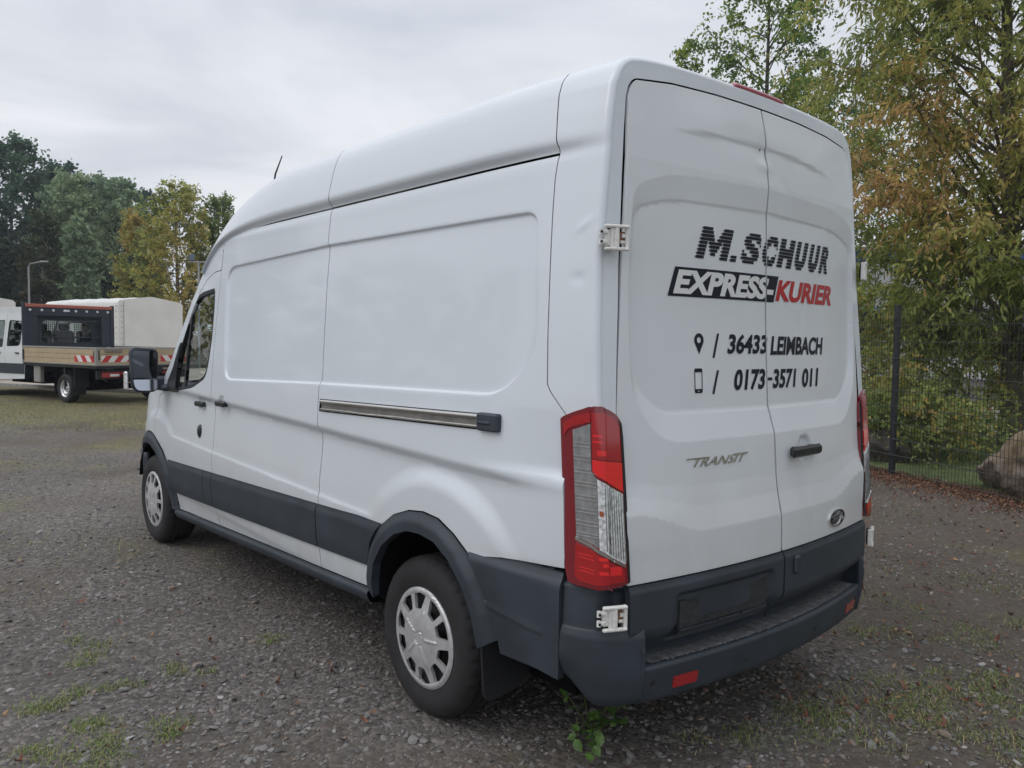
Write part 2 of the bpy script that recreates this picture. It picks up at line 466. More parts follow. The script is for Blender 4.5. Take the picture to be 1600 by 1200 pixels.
# ---------------------------------------------------------------- materials
M_paint = mat('white_paint', (.652, .698, .745), rough=.38, coat=.6, noise=(1.3, .025, 3))
M_paint2 = mat('white_door_paint', (.688, .722, .755), rough=.44, coat=.3, noise=(2.1, .03, 4))
def road_film(m, top, amount):
    """a thin tan film of dust that thins out upwards, broken up by noise"""
    nt = m.node_tree; b = nt.nodes['Principled BSDF']; src = b.inputs['Base Color'].links[0].from_socket
    tc = nt.nodes.new('ShaderNodeTexCoord'); s = nt.nodes.new('ShaderNodeSeparateXYZ'); nt.links.new(tc.outputs['Object'], s.inputs[0])
    n = nt.nodes.new('ShaderNodeTexNoise'); n.inputs['Scale'].default_value = 5; n.inputs['Detail'].default_value = 9; n.inputs['Roughness'].default_value = .7
    mp = nt.nodes.new('ShaderNodeMapping'); mp.inputs['Scale'].default_value = (1, 1, .35); nt.links.new(tc.outputs['Object'], mp.inputs[0]); nt.links.new(mp.outputs[0], n.inputs['Vector'])
    h = nt.nodes.new('ShaderNodeMapRange'); h.inputs[1].default_value = top; h.inputs[2].default_value = .5; h.inputs[3].default_value = 0; h.inputs[4].default_value = 1; nt.links.new(s.outputs['Z'], h.inputs[0])
    p = nt.nodes.new('ShaderNodeMath'); p.operation = 'MULTIPLY'; nt.links.new(h.outputs[0], p.inputs[0]); nt.links.new(n.outputs['Fac'], p.inputs[1])
    a = nt.nodes.new('ShaderNodeMath'); a.operation = 'MULTIPLY'; a.inputs[1].default_value = amount; nt.links.new(p.outputs[0], a.inputs[0])
    mx = nt.nodes.new('ShaderNodeMix'); mx.data_type = 'RGBA'; mx.inputs[7].default_value = (.34, .30, .25, 1)
    nt.links.new(a.outputs[0], mx.inputs[0]); nt.links.new(src, mx.inputs[6]); nt.links.new(mx.outputs[2], b.inputs['Base Color'])
road_film(M_paint, 1.15, .55); road_film(M_paint2, 1.25, .8)
M_trim = mat('dark_plastic', (.030, .039, .051), rough=.55, noise=(5, .22, 8), bump=(420, .06))
M_black = mat('black_plastic', (.016, .017, .020), rough=.42)
M_gap = mat('seam_black', (.006, .006, .007), rough=.9, spec=.1)
M_rubber = mat('tyre_rubber', (.017, .017, .018), rough=.8, noise=(14, .25, 5), bump=(160, .15))
M_cap = mat('silver_plastic', (.60, .60, .61), rough=.40, metal=.55, noise=(24, .14, 6))
M_steel = mat('brushed_steel', (.62, .60, .57), rough=.25, metal=1)
M_steel_d = mat('dull_steel', (.30, .29, .28), rough=.45, metal=.9, noise=(18, .2))
M_rimd = mat('dark_steel', (.035, .035, .037), rough=.6, metal=.3)
M_red = mat('red_lens', (.36, .010, .014), rough=.09, coat=1)
M_redb = mat('bright_red_lens', (.75, .020, .022), rough=.10, coat=1)
M_redd = mat('dark_red_lens', (.19, .010, .018), rough=.08, coat=1)
M_lamp = mat('clear_lens', (.42, .435, .45), rough=.12, metal=.65, coat=1, noise=(40, .25))
M_lampw = mat('clear_lens_bright', (.86, .88, .90), rough=.14, metal=.4, coat=1, noise=(70, .45, 6))
M_amber = mat('amber_bulb', (.35, .09, .03), rough=.2, coat=1)
M_chrome = mat('chrome', (.80, .80, .80), rough=.08, metal=1)
M_glass = glass_mat('window_glass', (.82, .88, .87))
M_mirror = mat('mirror_glass', (.11, .12, .135), rough=.02, metal=1)  # dark surroundings it would reflect are put into the metal colour
M_mirror2 = mat('wide_mirror_glass', (.50, .54, .60), rough=.05, metal=1)
M_navy = mat('navy_film', (.012, .014, .026), rough=.5, spec=.3)
M_redfilm = mat('red_film', (.45, .020, .024), rough=.35)
M_whitefilm = mat('white_film', (.72, .73, .73), rough=.35)
M_hinge = mat('hinge_white', (.70, .69, .66), rough=.42, noise=(60, .12, 5))
M_rust = mat('hinge_rust', (.20, .10, .055), rough=.8, noise=(70, .6, 5))
M_seat = mat('seat_cloth', (.030, .032, .036), rough=.9, bump=(300, .2))
M_grey = mat('grey_liner', (.25, .26, .27), rough=.7)
M_badge = mat('badge_blue', (.010, .014, .035), rough=.2, coat=1)
M_plate = mat('plate_black', (.026, .028, .031), rough=.5, noise=(34, .5, 9), bump=(70, .35))
M_plate_step = mat('step_rubber', (.11, .11, .115), rough=.6, noise=(30, .45, 6))

# ---------------------------------------------------------------- surface panels
def offset_poly(poly, d):
    """move a polygon's edges inwards by d"""
    P = np.asarray(poly, float)
    keep = [i for i in range(len(P)) if np.hypot(*(P[i] - P[i-1])) > 1e-5]; P = P[keep]
    area = .5*np.sum(P[:, 0]*np.roll(P[:, 1], -1) - np.roll(P[:, 0], -1)*P[:, 1])
    sg = 1 if area > 0 else -1
    a = P - np.roll(P, 1, 0); b = np.roll(P, -1, 0) - P
    a /= np.linalg.norm(a, axis=1)[:, None]; b /= np.linalg.norm(b, axis=1)[:, None]
    na = np.stack([-a[:, 1], a[:, 0]], -1)*sg; nb = np.stack([-b[:, 1], b[:, 0]], -1)*sg
    m = na + nb; k = np.clip((m*na).sum(1), .35, None)
    return P + m/k[:, None]*d
def densify(P, step):
    out = []
    for a, b in zip(P, np.roll(P, -1, 0)):
        n = max(1, int(np.ceil(np.hypot(*(b - a))/step)))
        for i in range(n): out.append(a + (b - a)*i/n)
    return np.array(out)
def surf_normals(fn, u, v, outv, e=1.2e-3):
    du = fn(u + e, v) - fn(u - e, v); dv = fn(u, v + e) - fn(u, v - e)
    n = np.cross(du, dv); n /= np.linalg.norm(n, axis=1)[:, None] + 1e-15
    if np.median(n @ np.asarray(outv, float)) < 0: n = -n
    return n
def panel_data(poly, fn, step, outv, holes=(), gap=.0036, thick=.016, off=0., offn=None, rim=True, extra=()):
    su, sv = step if isinstance(step, (tuple, list)) else (step, step)
    loops = [densify(offset_poly(poly, gap), min(su, sv)*1.2)] + [densify(offset_poly(h, -gap), min(su, sv)*1.2) for h in holes]
    L0 = loops[0]
    gu = np.arange(L0[:, 0].min(), L0[:, 0].max(), su) + su*.37; gv = np.arange(L0[:, 1].min(), L0[:, 1].max(), sv) + sv*.41
    U, V = np.meshgrid(gu, gv); U = U.ravel(); V = V.ravel()
    if len(extra):
        ex = np.concatenate([np.asarray(e) for e in extra])
        ex = ex[np.unique((ex/.0055).round().astype(int), axis=0, return_index=True)[1]]
        dd = np.full(U.shape, 1e9)
        for i in range(0, len(U), 4000):
            dd[i:i+4000] = np.min((U[i:i+4000, None] - ex[None, :, 0])**2 + (V[i:i+4000, None] - ex[None, :, 1])**2, 1)
        kk = dd > (.5*min(su, sv))**2
        U = np.r_[U[kk], ex[:, 0]]; V = np.r_[V[kk], ex[:, 1]]
    d = poly_sdf(L0, U, V)
    for h in loops[1:]: d = np.minimum(d, -poly_sdf(h, U, V))
    k = d > .35*min(su, sv); U = U[k]; V = V[k]
    nb = [len(l) for l in loops]
    pts = np.concatenate(loops + [np.stack([U, V], -1)])
    edges = []; o = 0
    for n in nb:
        edges += [(o + i, o + (i+1) % n) for i in range(n)]; o += n
    vo, _, fo, _, _, _ = delaunay_2d_cdt([Vector(p) for p in pts], edges, [], 0, 1e-7, False)
    Q = np.array([tuple(p) for p in vo]); F = np.array([f for f in fo if len(f) == 3])
    c = Q[F].mean(1)
    ins = poly_sdf(L0, c[:, 0], c[:, 1]) > 0
    for h in loops[1:]: ins &= poly_sdf(h, c[:, 0], c[:, 1]) < 0
    F = F[ins]
    u, v = Q[:, 0], Q[:, 1]
    base = fn(u, v); N0 = surf_normals(fn, u, v, outv)
    if offn is not None:
        ff = lambda a, b: fn(a, b) + surf_normals(fn, a, b, outv)*offn(a, b)[:, None]
        X = ff(u, v); N = surf_normals(ff, u, v, outv)
    else:
        X = base + N0*off; N = N0
    # orientation
    fn_ = np.cross(X[F[:, 1]] - X[F[:, 0]], X[F[:, 2]] - X[F[:, 0]])
    flip = (fn_*N[F[:, 0]]).sum(1) < 0
    F[flip] = F[flip][:, ::-1]
    V3 = [X]; N3 = [N]; FF = [F]
    if rim and thick > 0:
        E = np.concatenate([F[:, [0, 1]], F[:, [1, 2]], F[:, [2, 0]]])
        key = np.sort(E, 1); _, idx, cnt = np.unique(key, axis=0, return_index=True, return_counts=True)
        B = E[idx[cnt == 1]]
        ids = np.unique(B); mp = -np.ones(len(X), int); mp[ids] = np.arange(len(ids))
        top = X[ids]; bot = X[ids] - N[ids]*thick
        # outward side direction per boundary vertex
        sd = np.zeros((len(ids), 3))
        for a, b in ((0, 1),):
            t = X[B[:, 1]] - X[B[:, 0]]
            s = np.cross(t, N[B[:, 0]]); s /= np.linalg.norm(s, axis=1)[:, None] + 1e-15
            np.add.at(sd, mp[B[:, 0]], s); np.add.at(sd, mp[B[:, 1]], s)
        sd /= np.linalg.norm(sd, axis=1)[:, None] + 1e-15
        n0 = len(X); k = len(ids)
        V3 += [top, bot]; N3 += [sd, sd]
        a = n0 + mp[B[:, 0]]; b = n0 + mp[B[:, 1]]
        FF.append(np.stack([b, a, a + k], -1)); FF.append(np.stack([b, a + k, b + k], -1))
    return np.concatenate(V3), np.concatenate(FF), np.concatenate(N3)
FLIP = np.array([-1., 1., 1.])
def panel(name, poly, fn, step, outv, mats, parent, both=True, **kw):
    V, F, N = panel_data(poly, fn, step, outv, **kw)
    a = mesh_np(name, V, F, mats, parent[0] if isinstance(parent, (list, tuple)) else parent, normals=N)
    if not both: return a
    b = mesh_np(name, V*FLIP, F[:, ::-1].copy(), mats, parent[1] if isinstance(parent, (list, tuple)) else parent, normals=N*FLIP)
    return a, b
def grid_data(U, V, fn, outv):
    uu, vv = np.meshgrid(U, V, indexing='ij'); X = fn(uu.ravel(), vv.ravel())
    nu, nv = len(U), len(V)
    i, j = np.meshgrid(np.arange(nu-1), np.arange(nv-1), indexing='ij'); i = i.ravel(); j = j.ravel()
    F = np.stack([i*nv+j, (i+1)*nv+j, (i+1)*nv+j+1, i*nv+j+1], -1)
    n = np.cross(X[F[:, 1]] - X[F[:, 0]], X[F[:, 3]] - X[F[:, 0]])
    if np.median(n @ np.asarray(outv, float)) < 0: F = F[:, ::-1].copy()
    return X, F
def gridp(name, U, V, fn, outv, mats, parent, both=True, thick=.0):
    X, F = grid_data(U, V, fn, outv)
    par = parent if isinstance(parent, (list, tuple)) else (parent, parent)
    a = mesh_np(name, X, F, mats, par[0])
    r = [a]
    if both: r.append(mesh_np(name, X*FLIP, F[:, ::-1].copy(), mats, par[1]))
    if thick:
        for o in r:
            md = o.modifiers.new('thickness', 'SOLIDIFY'); md.thickness = thick; md.offset = -1
    return r

# ---------------------------------------------------------------- cargo van
van = empty('cargo_van')
tag(van, 'tall white panel van with courier lettering on its rear doors, parked in the foreground', 'van')
OS = (-1, -.15, .1); OR = (0, -1, .15)

def t_low(s): return .4445 - .041*(s - 2.1)
def t_cb(s): return .557 - .033*(s - 2.14)
def t_ct(s): return .786 - .029*(s - 2.1)
BSEAM = [(3.66, 2.297), (3.650, 2.15), (3.642, 2.05), (3.63, 1.75), (3.615, 1.45), (3.61, 1.20), (3.60, .80), (3.60, t_low(3.6))]
MSEAM = [(2.195, 2.297), (2.19, 2.10), (2.172, 1.88), (2.15, 1.65), (2.128, 1.46), (2.125, 1.30), (2.115, 1.10), (2.12, .90), (2.105, .78), (2.12, .60), (2.12, t_low(2.12))]
ARCH = [(1.612, .50), (1.606, .60), (1.573, .70), (1.50, .782), (1.39, .852), (1.27, .892), (1.16, .905), (1.05, .896), (.945, .853), (.84, .785), (.765, .69), (.71, .58), (.675, .50)]
ARCH_IN = [(1.556, .44), (1.555, .52), (1.528, .61), (1.45, .708), (1.345, .778), (1.245, .812), (1.15, .818), (1.045, .805), (.945, .752), (.865, .67), (.808, .56), (.785, .44)]
DOOR_TOP = [(3.642, 2.062), (3.76, 2.055), (3.88, 2.015), (3.99, 1.94), (4.12, 1.79), (4.26, 1.57), (4.40, 1.385), (4.52, 1.275), (4.66, 1.215), (4.80, 1.170)]
FARCH = [(4.845, .86), (4.74, .815), (4.64, .765), (4.56, .70), (4.49, .60), (4.455, .48), (4.44, .36)]

EXR = [densify(offset_poly(REC, d), .013) for d in (-.003, .004, .011, .022)] + [np.stack([np.linspace(.3, 4.8, 340), z0 + kappa(z0)*(np.linspace(.3, 4.8, 340) - 2)], -1) for z0 in (.813, .828, .843, .862, 1.12, 1.146, 1.160, 1.172, 1.186)]
sl_l, sl_r = panel('sliding_door', BSEAM[:1] + MSEAM + [(3.0, t_low(3.0))] + BSEAM[::-1][:-1], side_pt, .014, OS, M_paint, van, extra=EXR)
side_l, side_r = panel('side_panel', MSEAM[::-1] + [(1.6, 2.297)] + [(float(seam_d(2.297)), 2.297)] + [(float(seam_d(t)), t) for t in (2.208, 2.069, 1.885, 1.656, 1.475, 1.449, 1.366, .9, .835)] + [(.66, .815)] + ARCH[9::-1] + [(1.612, t_low(1.6))], side_pt, .014, OS, M_paint, van, extra=EXR)
WIN = [(4.43, 1.222), (4.350, 1.328), (4.230, 1.650), (4.12, 1.851), (3.990, 1.920), (3.722, 1.945), (3.692, 1.82), (3.676, 1.609), (3.690, 1.462), (3.728, 1.355), (3.96, 1.278)]
WIN = round_poly(WIN, [.02, .05, .1, .10, .10, .03, .05, .05, .06, .06, .08], 5)
fd_l, fd_r = panel('front_door', DOOR_TOP + [(4.82, .99)] + FARCH + [(4.44, t_low(4.44)), (3.60, t_low(3.6))] + BSEAM[::-1][1:6], side_pt, .016, OS, M_paint, van, holes=[WIN], extra=EXR)
# cab roof side and A-pillar
panel('a_pillar', [(3.66, 2.297), (3.648, 2.062)] + DOOR_TOP[1:] + [(4.70, 1.245), (4.60, 1.315), (4.47, 1.44), (4.32, 1.645), (4.14, 1.885), (4.00, 2.045), (3.90, 2.16), (3.80, 2.245)], side_pt, .016, OS, M_paint, van)
# fender
fen_l, fen_r = panel('fender', [(4.80, 1.168), (4.70, 1.245), (5.05, 1.19), (5.35, 1.10), (5.55, 1.00), (5.62, .90), (5.62, .60), (5.45, .60), (5.38, .70), (5.28, .79), (5.14, .855), (4.99, .885), (4.90, .878), (4.845, .86), (4.82, .99)], side_pt, .02, OS, M_paint, van)

# roof cap
T_CAP = np.r_[np.arange(2.303, 2.36, .004), np.arange(2.362, 2.52, .014), np.linspace(2.52, TMAX, 40)]
def roof_mid(q, t):
    a = seam_d(t) + .003; b = 2.198 + 0*t
    return side_pt(a + (b - a)*q, t)
gridp('roof_panel', np.linspace(0, 1, 40), T_CAP, roof_mid, (-.5, 0, 1), M_paint, van)
# cab roof
_q = np.array([0, .2, .4, .6, .75, .88, 1.0])
_ls = pchip(_q, [2.2, 2.75, 3.17, 3.50, 3.72, 3.87, 3.98]); _lt = pchip(_q, [2.302, 2.302, 2.295, 2.268, 2.222, 2.15, 2.055])
_cy = pchip(_q, [2.2, 2.75, 3.20, 3.62, 3.92, 4.14, 4.30]); _cz = pchip(_q, [2.646, 2.645, 2.600, 2.500, 2.385, 2.26, 2.115])
_x0, _z0 = prof(T_CAP); _xn = _x0/_x0[0]; _zn = (_z0 - _z0[0])/(_z0[-1] - _z0[0])
_wt = (T_CAP - T_CAP[0])/(TMAX - T_CAP[0])
def cab_roof(q, w):
    xn = np.interp(w, _wt, _xn); zn = np.interp(w, _wt, _zn)
    ls, lt = _ls(q), _lt(q); X = side_x(ls + .003, lt, False)
    k = smooth(.3, 1, q)
    # near the windscreen the section rounds over
    z = lt + (_cz(q) - lt)*zn
    y = ls + (_cy(q) - ls)*(1 - xn**2)
    return np.stack([-X*xn, y + .003, z], -1)
gridp('cab_roof', np.linspace(0, 1, 60), _wt, cab_roof, (-.5, 0, 1), M_paint, van)

# windscreen, hood and nose
def wind(u, v):      # u -1..1 across, v 0 base .. 1 top
    s = np.interp(v, [0, .2, .55, 1], [4.66, 4.47, 4.29, 4.005]); t = np.interp(v, [0, .2, .55, 1], [1.27, 1.445, 1.69, 2.045])
    X = side_x(s, t, False)
    return np.stack([u*X*.985, s + .02 + (.34 - .05*v)*(1 - np.abs(u)**2.4), t + .05*v*(1 - u*u)], -1)
gridp('windscreen', np.linspace(-1, 1, 25), np.linspace(.03, .97, 12), wind, (0, 1, .6), M_glass, van, both=False)
def hood(u, v):
    s = np.interp(v, [0, 1], [4.70, 5.50]); t = np.interp(v, [0, .4, .8, 1], [1.25, 1.19, 1.075, .98])
    X = side_x(s, t, False)
    return np.stack([u*X*.99, s + (.36 - .02*v)*(1 - np.abs(u)**2.2), t + (.05 + .03*v)*(1 - u*u)], -1)
gridp('hood', np.linspace(-1, 1, 25), np.linspace(0, 1, 14), hood, (0, .4, 1), M_paint, van, both=False)
def nose(u, v):
    t = np.interp(v, [0, 1], [.62, .99]); X = side_x(5.58 - .08*v, t, False)
    return np.stack([u*X*.99, 5.60 - .10*v**2 + .36*(1 - np.abs(u)**2.2), t + .08*v*(1 - u*u)], -1)
gridp('grille', np.linspace(-.55, .55, 13), np.linspace(.1, .9, 8), lambda u, v: nose(u, v) + np.array([0, .012, 0]), (0, 1, 0), M_black, van, both=False)
gridp('nose_panel', np.linspace(-1, 1, 25), np.linspace(0, 1, 10), nose, (0, 1, 0), M_paint, van, both=False)
gridp('headlight', np.linspace(-.97, -.62, 8), np.linspace(.15, .98, 8), lambda u, v: nose(u, v) + np.array([0, .014, 0]), (0, 1, 0), M_lampw, van)
def fbump(u, v):
    t = .26 + .42*v; X = side_x(5.2, .6, False) + .02
    a = u*PI/2
    return np.stack([X*np.sin(a)*(1 - .03*(1 - v)), 5.16 + .02*v + (.80 - .10*(1 - v)**2)*np.abs(np.cos(a))**.8, t], -1)
gridp('front_bumper', np.linspace(-1, 1, 41), np.linspace(0, 1, 10), fbump, (0, 1, 0), M_trim, van, both=False, thick=.03)

# rear corner posts
def corner_low(c):     # lower edge: the outline of the tail light
    return np.interp(c, [0, .02, .48, .89, 1.81, 2.80, 3.0], [1.362, 1.362, 1.386, 1.406, 1.410, 1.384, 1.372])
_cc = np.r_[np.linspace(.006, 1, 26), np.linspace(1.1, 2, 10), np.linspace(2.12, 2.965, 8)]
_tt = np.r_[np.linspace(0, .555, 70), np.linspace(.56, .80, 26), np.linspace(.805, 1, 40)]
def post(c, v):
    lo = corner_low(c); t = lo + v*(2.52 - lo)/.62
    hi = v > .62
    t = np.where(hi, 2.52 + (v - .62)/.38*(TMAX - 2.52), t)
    return corner_pt(c, t)
_tt = np.r_[np.linspace(0, .62, 100), np.linspace(.63, 1, 60)]
gridp('rear_post', _cc, _tt, post, (-.6, -.7, .2), M_paint, van)
# post behind and beside the lamp
def post2(c, v): return corner_pt(c, .80 + v*(corner_low(c) - .802))*1.0 + np.array([.012, .012, 0])
gridp('lamp_well', np.r_[np.linspace(.0, 1, 8), np.linspace(1.2, 2.95, 9)], np.linspace(0, 1, 12), post2, (-.6, -.7, .2), M_gap, van)

# dark shell behind the seams
def shell(s, t):
    return side_pt(s, t, False) + np.array([.03, 0, 0])
gridp('inner_shell', np.linspace(.56, 3.60, 30), np.r_[np.linspace(.95, 2.29, 24)], shell, OS, M_gap, van)
gridp('inner_shell', np.linspace(1.66, 3.60, 12), np.linspace(.40, .95, 6), shell, OS, M_gap, van)
gridp('inner_shell', np.linspace(.62, 2.5, 10), np.linspace(2.36, TMAX, 30), lambda s, t: side_pt(s, t, False)*np.array([.96, 1, 1]) - np.array([0, 0, .045]), (-.5, 0, 1), M_gap, van)
def rshell(x, z):
    x = x/.88*(gap_pt(z)[0] + .012)
    return np.stack([x, rear_y(x, z, False) + .055, z], -1)
gridp('inner_shell', np.linspace(-.88, .88, 20), np.linspace(.76, 2.50, 24), rshell, OR, M_gap, van, both=False)
gridp('roof_seal', np.linspace(2.12, 2.30, 4), np.linspace(2.33, TMAX, 30), lambda s, t: side_pt(s, t, False)*np.array([.985, 1, 1]) - np.array([0, 0, .018]), (-.5, 0, 1), M_gap, van)
gridp('header_seal', np.linspace(0, 1, 30), np.linspace(2.4, TMAX, 30), lambda q, t: corner_pt(2.6 + .6*q, t) + np.array([0, .04, 0]), (-.3, -1, .3), M_gap, van)

# ---- lower side: dark cladding and arches
def clad_off(s, t):
    d = t_ct(s) - t
    return .003 + .012*smooth(0, .045, d)*(1 - .4*smooth(.16, .24, d))
KW = dict(thick=.02, offn=clad_off, gap=.002)
NR = lambda s, t: side_pt(s, t, False)
def strip(name, s0, s1, parent, **k):
    ss = np.linspace(s0, s1, 8)
    return panel(name, [(s, t_ct(s)) for s in ss] + [(s, t_cb(s)) for s in ss[::-1]], NR, .018, OS, M_trim, parent, **{**KW, **k})
strip('cladding', 3.603, 2.119, (sl_l, sl_r))
panel('cladding', [(2.113, t_ct(2.113)), (1.9, t_ct(1.9)), (1.70, .799), (1.49, .797)] + [(1.50, .782), (1.573, .70), (1.606, .60), (1.612, t_cb(1.6))] + [(2.113, t_cb(2.113))], NR, .018, OS, M_trim, (side_l, side_r), **KW)
panel('cladding', [(4.53, t_ct(4.55)), (4.2, t_ct(4.2)), (3.76, t_ct(3.76)), (3.76, t_cb(3.76)), (4.44, t_cb(4.44)), (4.46, .5), (4.49, .60)], NR, .018, OS, M_trim, (fd_l, fd_r), **KW)
panel('cladding', [(3.757, t_ct(3.757)), (3.606, t_ct(3.606)), (3.606, t_cb(3.606)), (3.757, t_cb(3.757))], NR, .018, OS, M_trim, (fd_l, fd_r), **KW)
def rq_off(s, t):
    top = .826 - .02*(s - .5)
    return .004 + .012*smooth(0, .05, top - t) + .008*smooth(.0, .010, t - (.612 - .12*(.72 - s)))*(1 - smooth(.016, .028, t - (.612 - .12*(.72 - s))))*smooth(.44, .46, s)
panel('rear_cladding', [(.862, .808), (.692, .822), (.50, .828), (.372, .822), (.372, .44), (.48, .452), (.665, .452), (.675, .50), (.71, .58), (.765, .69), (.84, .785)], NR, .014, OS, M_trim, (side_l, side_r), thick=.03, extra=[np.stack([np.linspace(.44, .80, 40), .612 - .12*(.72 - np.linspace(.44, .80, 40)) + k], -1) for k in (0, .010, .016, .028)], offn=rq_off, gap=.002)
# arch trims: a raised band round each opening
def NRT(s, t):     # plain surface for the arch trims
    p = side_pt(s, np.minimum(t, .78), False); p[..., 2] = t; return p
def arch_off(poly_in):
    def f(s, t):
        d = -poly_sdf(poly_in, s, t)
        return .004 + .026*(1 - smooth(.035, .095, d))
    return f
panel('wheel_arch_trim', ARCH + ARCH_IN[::-1][:1] + ARCH_IN[::-1][1:], NRT, .011, OS, M_trim, van, thick=.045, offn=arch_off(ARCH_IN), gap=.001)
F_IN = [(5.36, .48), (5.33, .60), (5.24, .70), (5.10, .772), (4.96, .797), (4.86, .785), (4.75, .745), (4.66, .682), (4.585, .58), (4.55, .46), (4.53, .34)]
F_OUT = [(4.44, .34), (4.455, .48), (4.49, .60), (4.56, .70), (4.64, .765), (4.74, .818), (4.86, .868), (4.98, .884), (5.13, .858), (5.27, .795), (5.38, .70), (5.45, .60), (5.47, .48)]
panel('wheel_arch_trim', F_IN + F_OUT, NRT, .014, OS, M_trim, van, thick=.045, offn=arch_off(F_IN), gap=.001)
# arch liners (inside of the wheel wells)
for wy, poly in ((1.17, ARCH_IN), (4.955, F_IN)):
    P = np.array(poly)
    for sg in (-1, 1):
        b = MB(); n = len(P)
        V = [(sg*(1.0 if wy < 3 else .985), p[0], p[1]) for p in P] + [(sg*.62, p[0], p[1]) for p in P]
        b.add(V, [[i, i+1, n+i+1, n+i] for i in range(n-1)] + [[n+i for i in range(n)]])
        b.build('wheel_well', M_gap, van)
# sills
def sill(s, a):
    # cross-section of the dark step moulding
    px = np.interp(a, [0, .25, .45, .7, 1], [.0, .030, .034, .016, -.10]); pz = np.interp(a, [0, .25, .45, .7, 1], [.0, -.004, -.022, -.062, -.085])
    t = t_low(s) - .002
    p = side_pt(s, t, False)
    return p + np.stack([-px, 0*px, pz], -1)
gridp('sill_moulding', np.linspace(1.60, 4.46, 40), np.linspace(0, 1, 12), sill, (-1, 0, .2), M_trim, van)
b = MB()
b.box((0, 3.0, .36), (1.55, 5.0, .16)).box((0, 1.0, .42), (1.2, 1.5, .2)).tube([(.55, .7, .26), (.55, 2.6, .24)], .04, 10)
b.tube([(-.75, 1.208, .345), (.75, 1.208, .345)], .05, 10)
b.build('underbody', M_gap, van)
# mud flaps
for sg in (-1, 1):
    b = MB()
    b.prism(round_poly([(-.14, .48), (.12, .48), (.115, .25), (-.125, .22)], [.01, .01, .04, .05]), 0, .012, lambda u, v, d: (sg*(.885 + -u*1.0), .762 - .02*(.48 - v) + d, v))
    auto_smooth(b.build('mud_flap', M_black, van))

# ---- wheels
HOLES = []
for k in range(5):
    for dd in (-17.5, 17.5):
        a = math.radians(90 + 72*k + dd + 36)
        w0, w1 = math.radians(10.0), math.radians(13.2)
        r0, r1 = .128, .191
        sk = math.radians(2.5 if dd > 0 else -2.5)
        HOLES.append(round_poly([(r0*math.cos(a - w0 - sk), r0*math.sin(a - w0 - sk)), (r1*math.cos(a - w1), r1*math.sin(a - w1)), (r1*1.02*math.cos(a), r1*1.02*math.sin(a)), (r1*math.cos(a + w1), r1*math.sin(a + w1)), (r0*math.cos(a + w0 - sk), r0*math.sin(a + w0 - sk))], .007, 3))
def cap_surf(u, v):
    r = np.hypot(u, v); a = np.arctan2(v, u)
    h = .018*(1 - (r/.215)**2) + .004*smooth(.19, .20, r)*(1 - smooth(.208, .215, r))
    # five raised ridges running out from the hub
    ph = np.mod((a - math.radians(90))/math.radians(72) + .5, 1) - .5
    w = np.abs(ph)*math.radians(72)*r
    h = h + .0035*(1 - smooth(.002, .009, w))*smooth(.034, .045, r)*(1 - smooth(.115, .13, r))
    h = h + .004*(1 - smooth(.026, .030, r))
    h = h + .005*smooth(.028, .034, r)*(1 - smooth(.09, .16, r))
    return np.stack([-h, u, v], -1)
def make_wheel(y, sg, spin, first=[None]):
    """wheel with its outer side towards -x, centre at the axle"""
    w = empty('wheel', (sg*-.99 if sg > 0 else .99, y, .345), parent=van)
    w.location = (-.99*sg, y, .345)
    if sg < 0: w.rotation_euler = (0, 0, PI)
    w.rotation_euler.rotate_axis('X', math.radians(spin))
    if first[0]:
        for o in first[0]:
            c = o.copy(); COL.objects.link(c); c.parent = w
        return w
    parts = []
    # tyre: sidewall bulge, shoulders, grooved tread
    prof_t = [(.205, .016), (.212, .006), (.225, .001), (.250, -.009), (.280, -.012), (.305, -.006), (.322, .004), (.333, .014), (.340, .026),
              (.345, .04), (.345, .052), (.337, .054), (.337, .062), (.345, .064), (.345, .105), (.337, .107), (.337, .117), (.345, .119), (.345, .16), (.337, .162), (.337, .170), (.345, .172),
              (.345, .196), (.338, .210), (.322, .228), (.28, .242), (.24, .236), (.21, .22), (.205, .20)]
    b = MB(); n = 144; V = []; a = np.linspace(0, 2*PI, n, endpoint=False)
    for k, (r, h) in enumerate(prof_t):
        rr = np.full(n, r)
        if r > .331:
            shoulder = (h < .05 or h > .18)
            blk = (np.arange(n) % 4 == (0 if shoulder else 2 + (k % 2)))
            rr = rr - np.where(blk, .0065 if shoulder else .004, 0)
        V.append(np.stack([np.full(n, h), rr*np.cos(a), rr*np.sin(a)], -1))
    F = []
    for k in range(len(prof_t)-1):
        for i in range(n): F.append([k*n+i, (k+1)*n+i, (k+1)*n+(i+1) % n, k*n+(i+1) % n])
    b.add(np.concatenate(V), F)
    t = auto_smooth(b.build('tyre', M_rubber, w), 28); parts.append(t)
    disc = round_poly([(.217*math.cos(i*PI/30), .217*math.sin(i*PI/30)) for i in range(60)], 0)
    Vp, Fp, Np = panel_data(disc, cap_surf, .0062, (-1, 0, 0), holes=HOLES, gap=0, thick=.014)
    parts.append(mesh_np('hubcap', Vp, Fp, M_cap, w, normals=Np))
    b = MB(); b.lathe([(.0, .03), (.06, .03), (.075, .05), (.13, .055), (.165, .03), (.195, .02), (.207, .022), (.207, .10), (.0, .10)], n=48)
    for k in range(5):
        aa = 2*PI*k/5; b.tube([(.028, .09*math.cos(aa), .09*math.sin(aa)), (.05, .09*math.cos(aa), .09*math.sin(aa))], .014, 6)
    parts.append(auto_smooth(b.build('rim', M_rimd, w)))
    first[0] = parts
    return w
make_wheel(1.208, 1, 12); make_wheel(4.958, 1, -20); make_wheel(1.208, -1, 30); make_wheel(4.958, -1, 0)

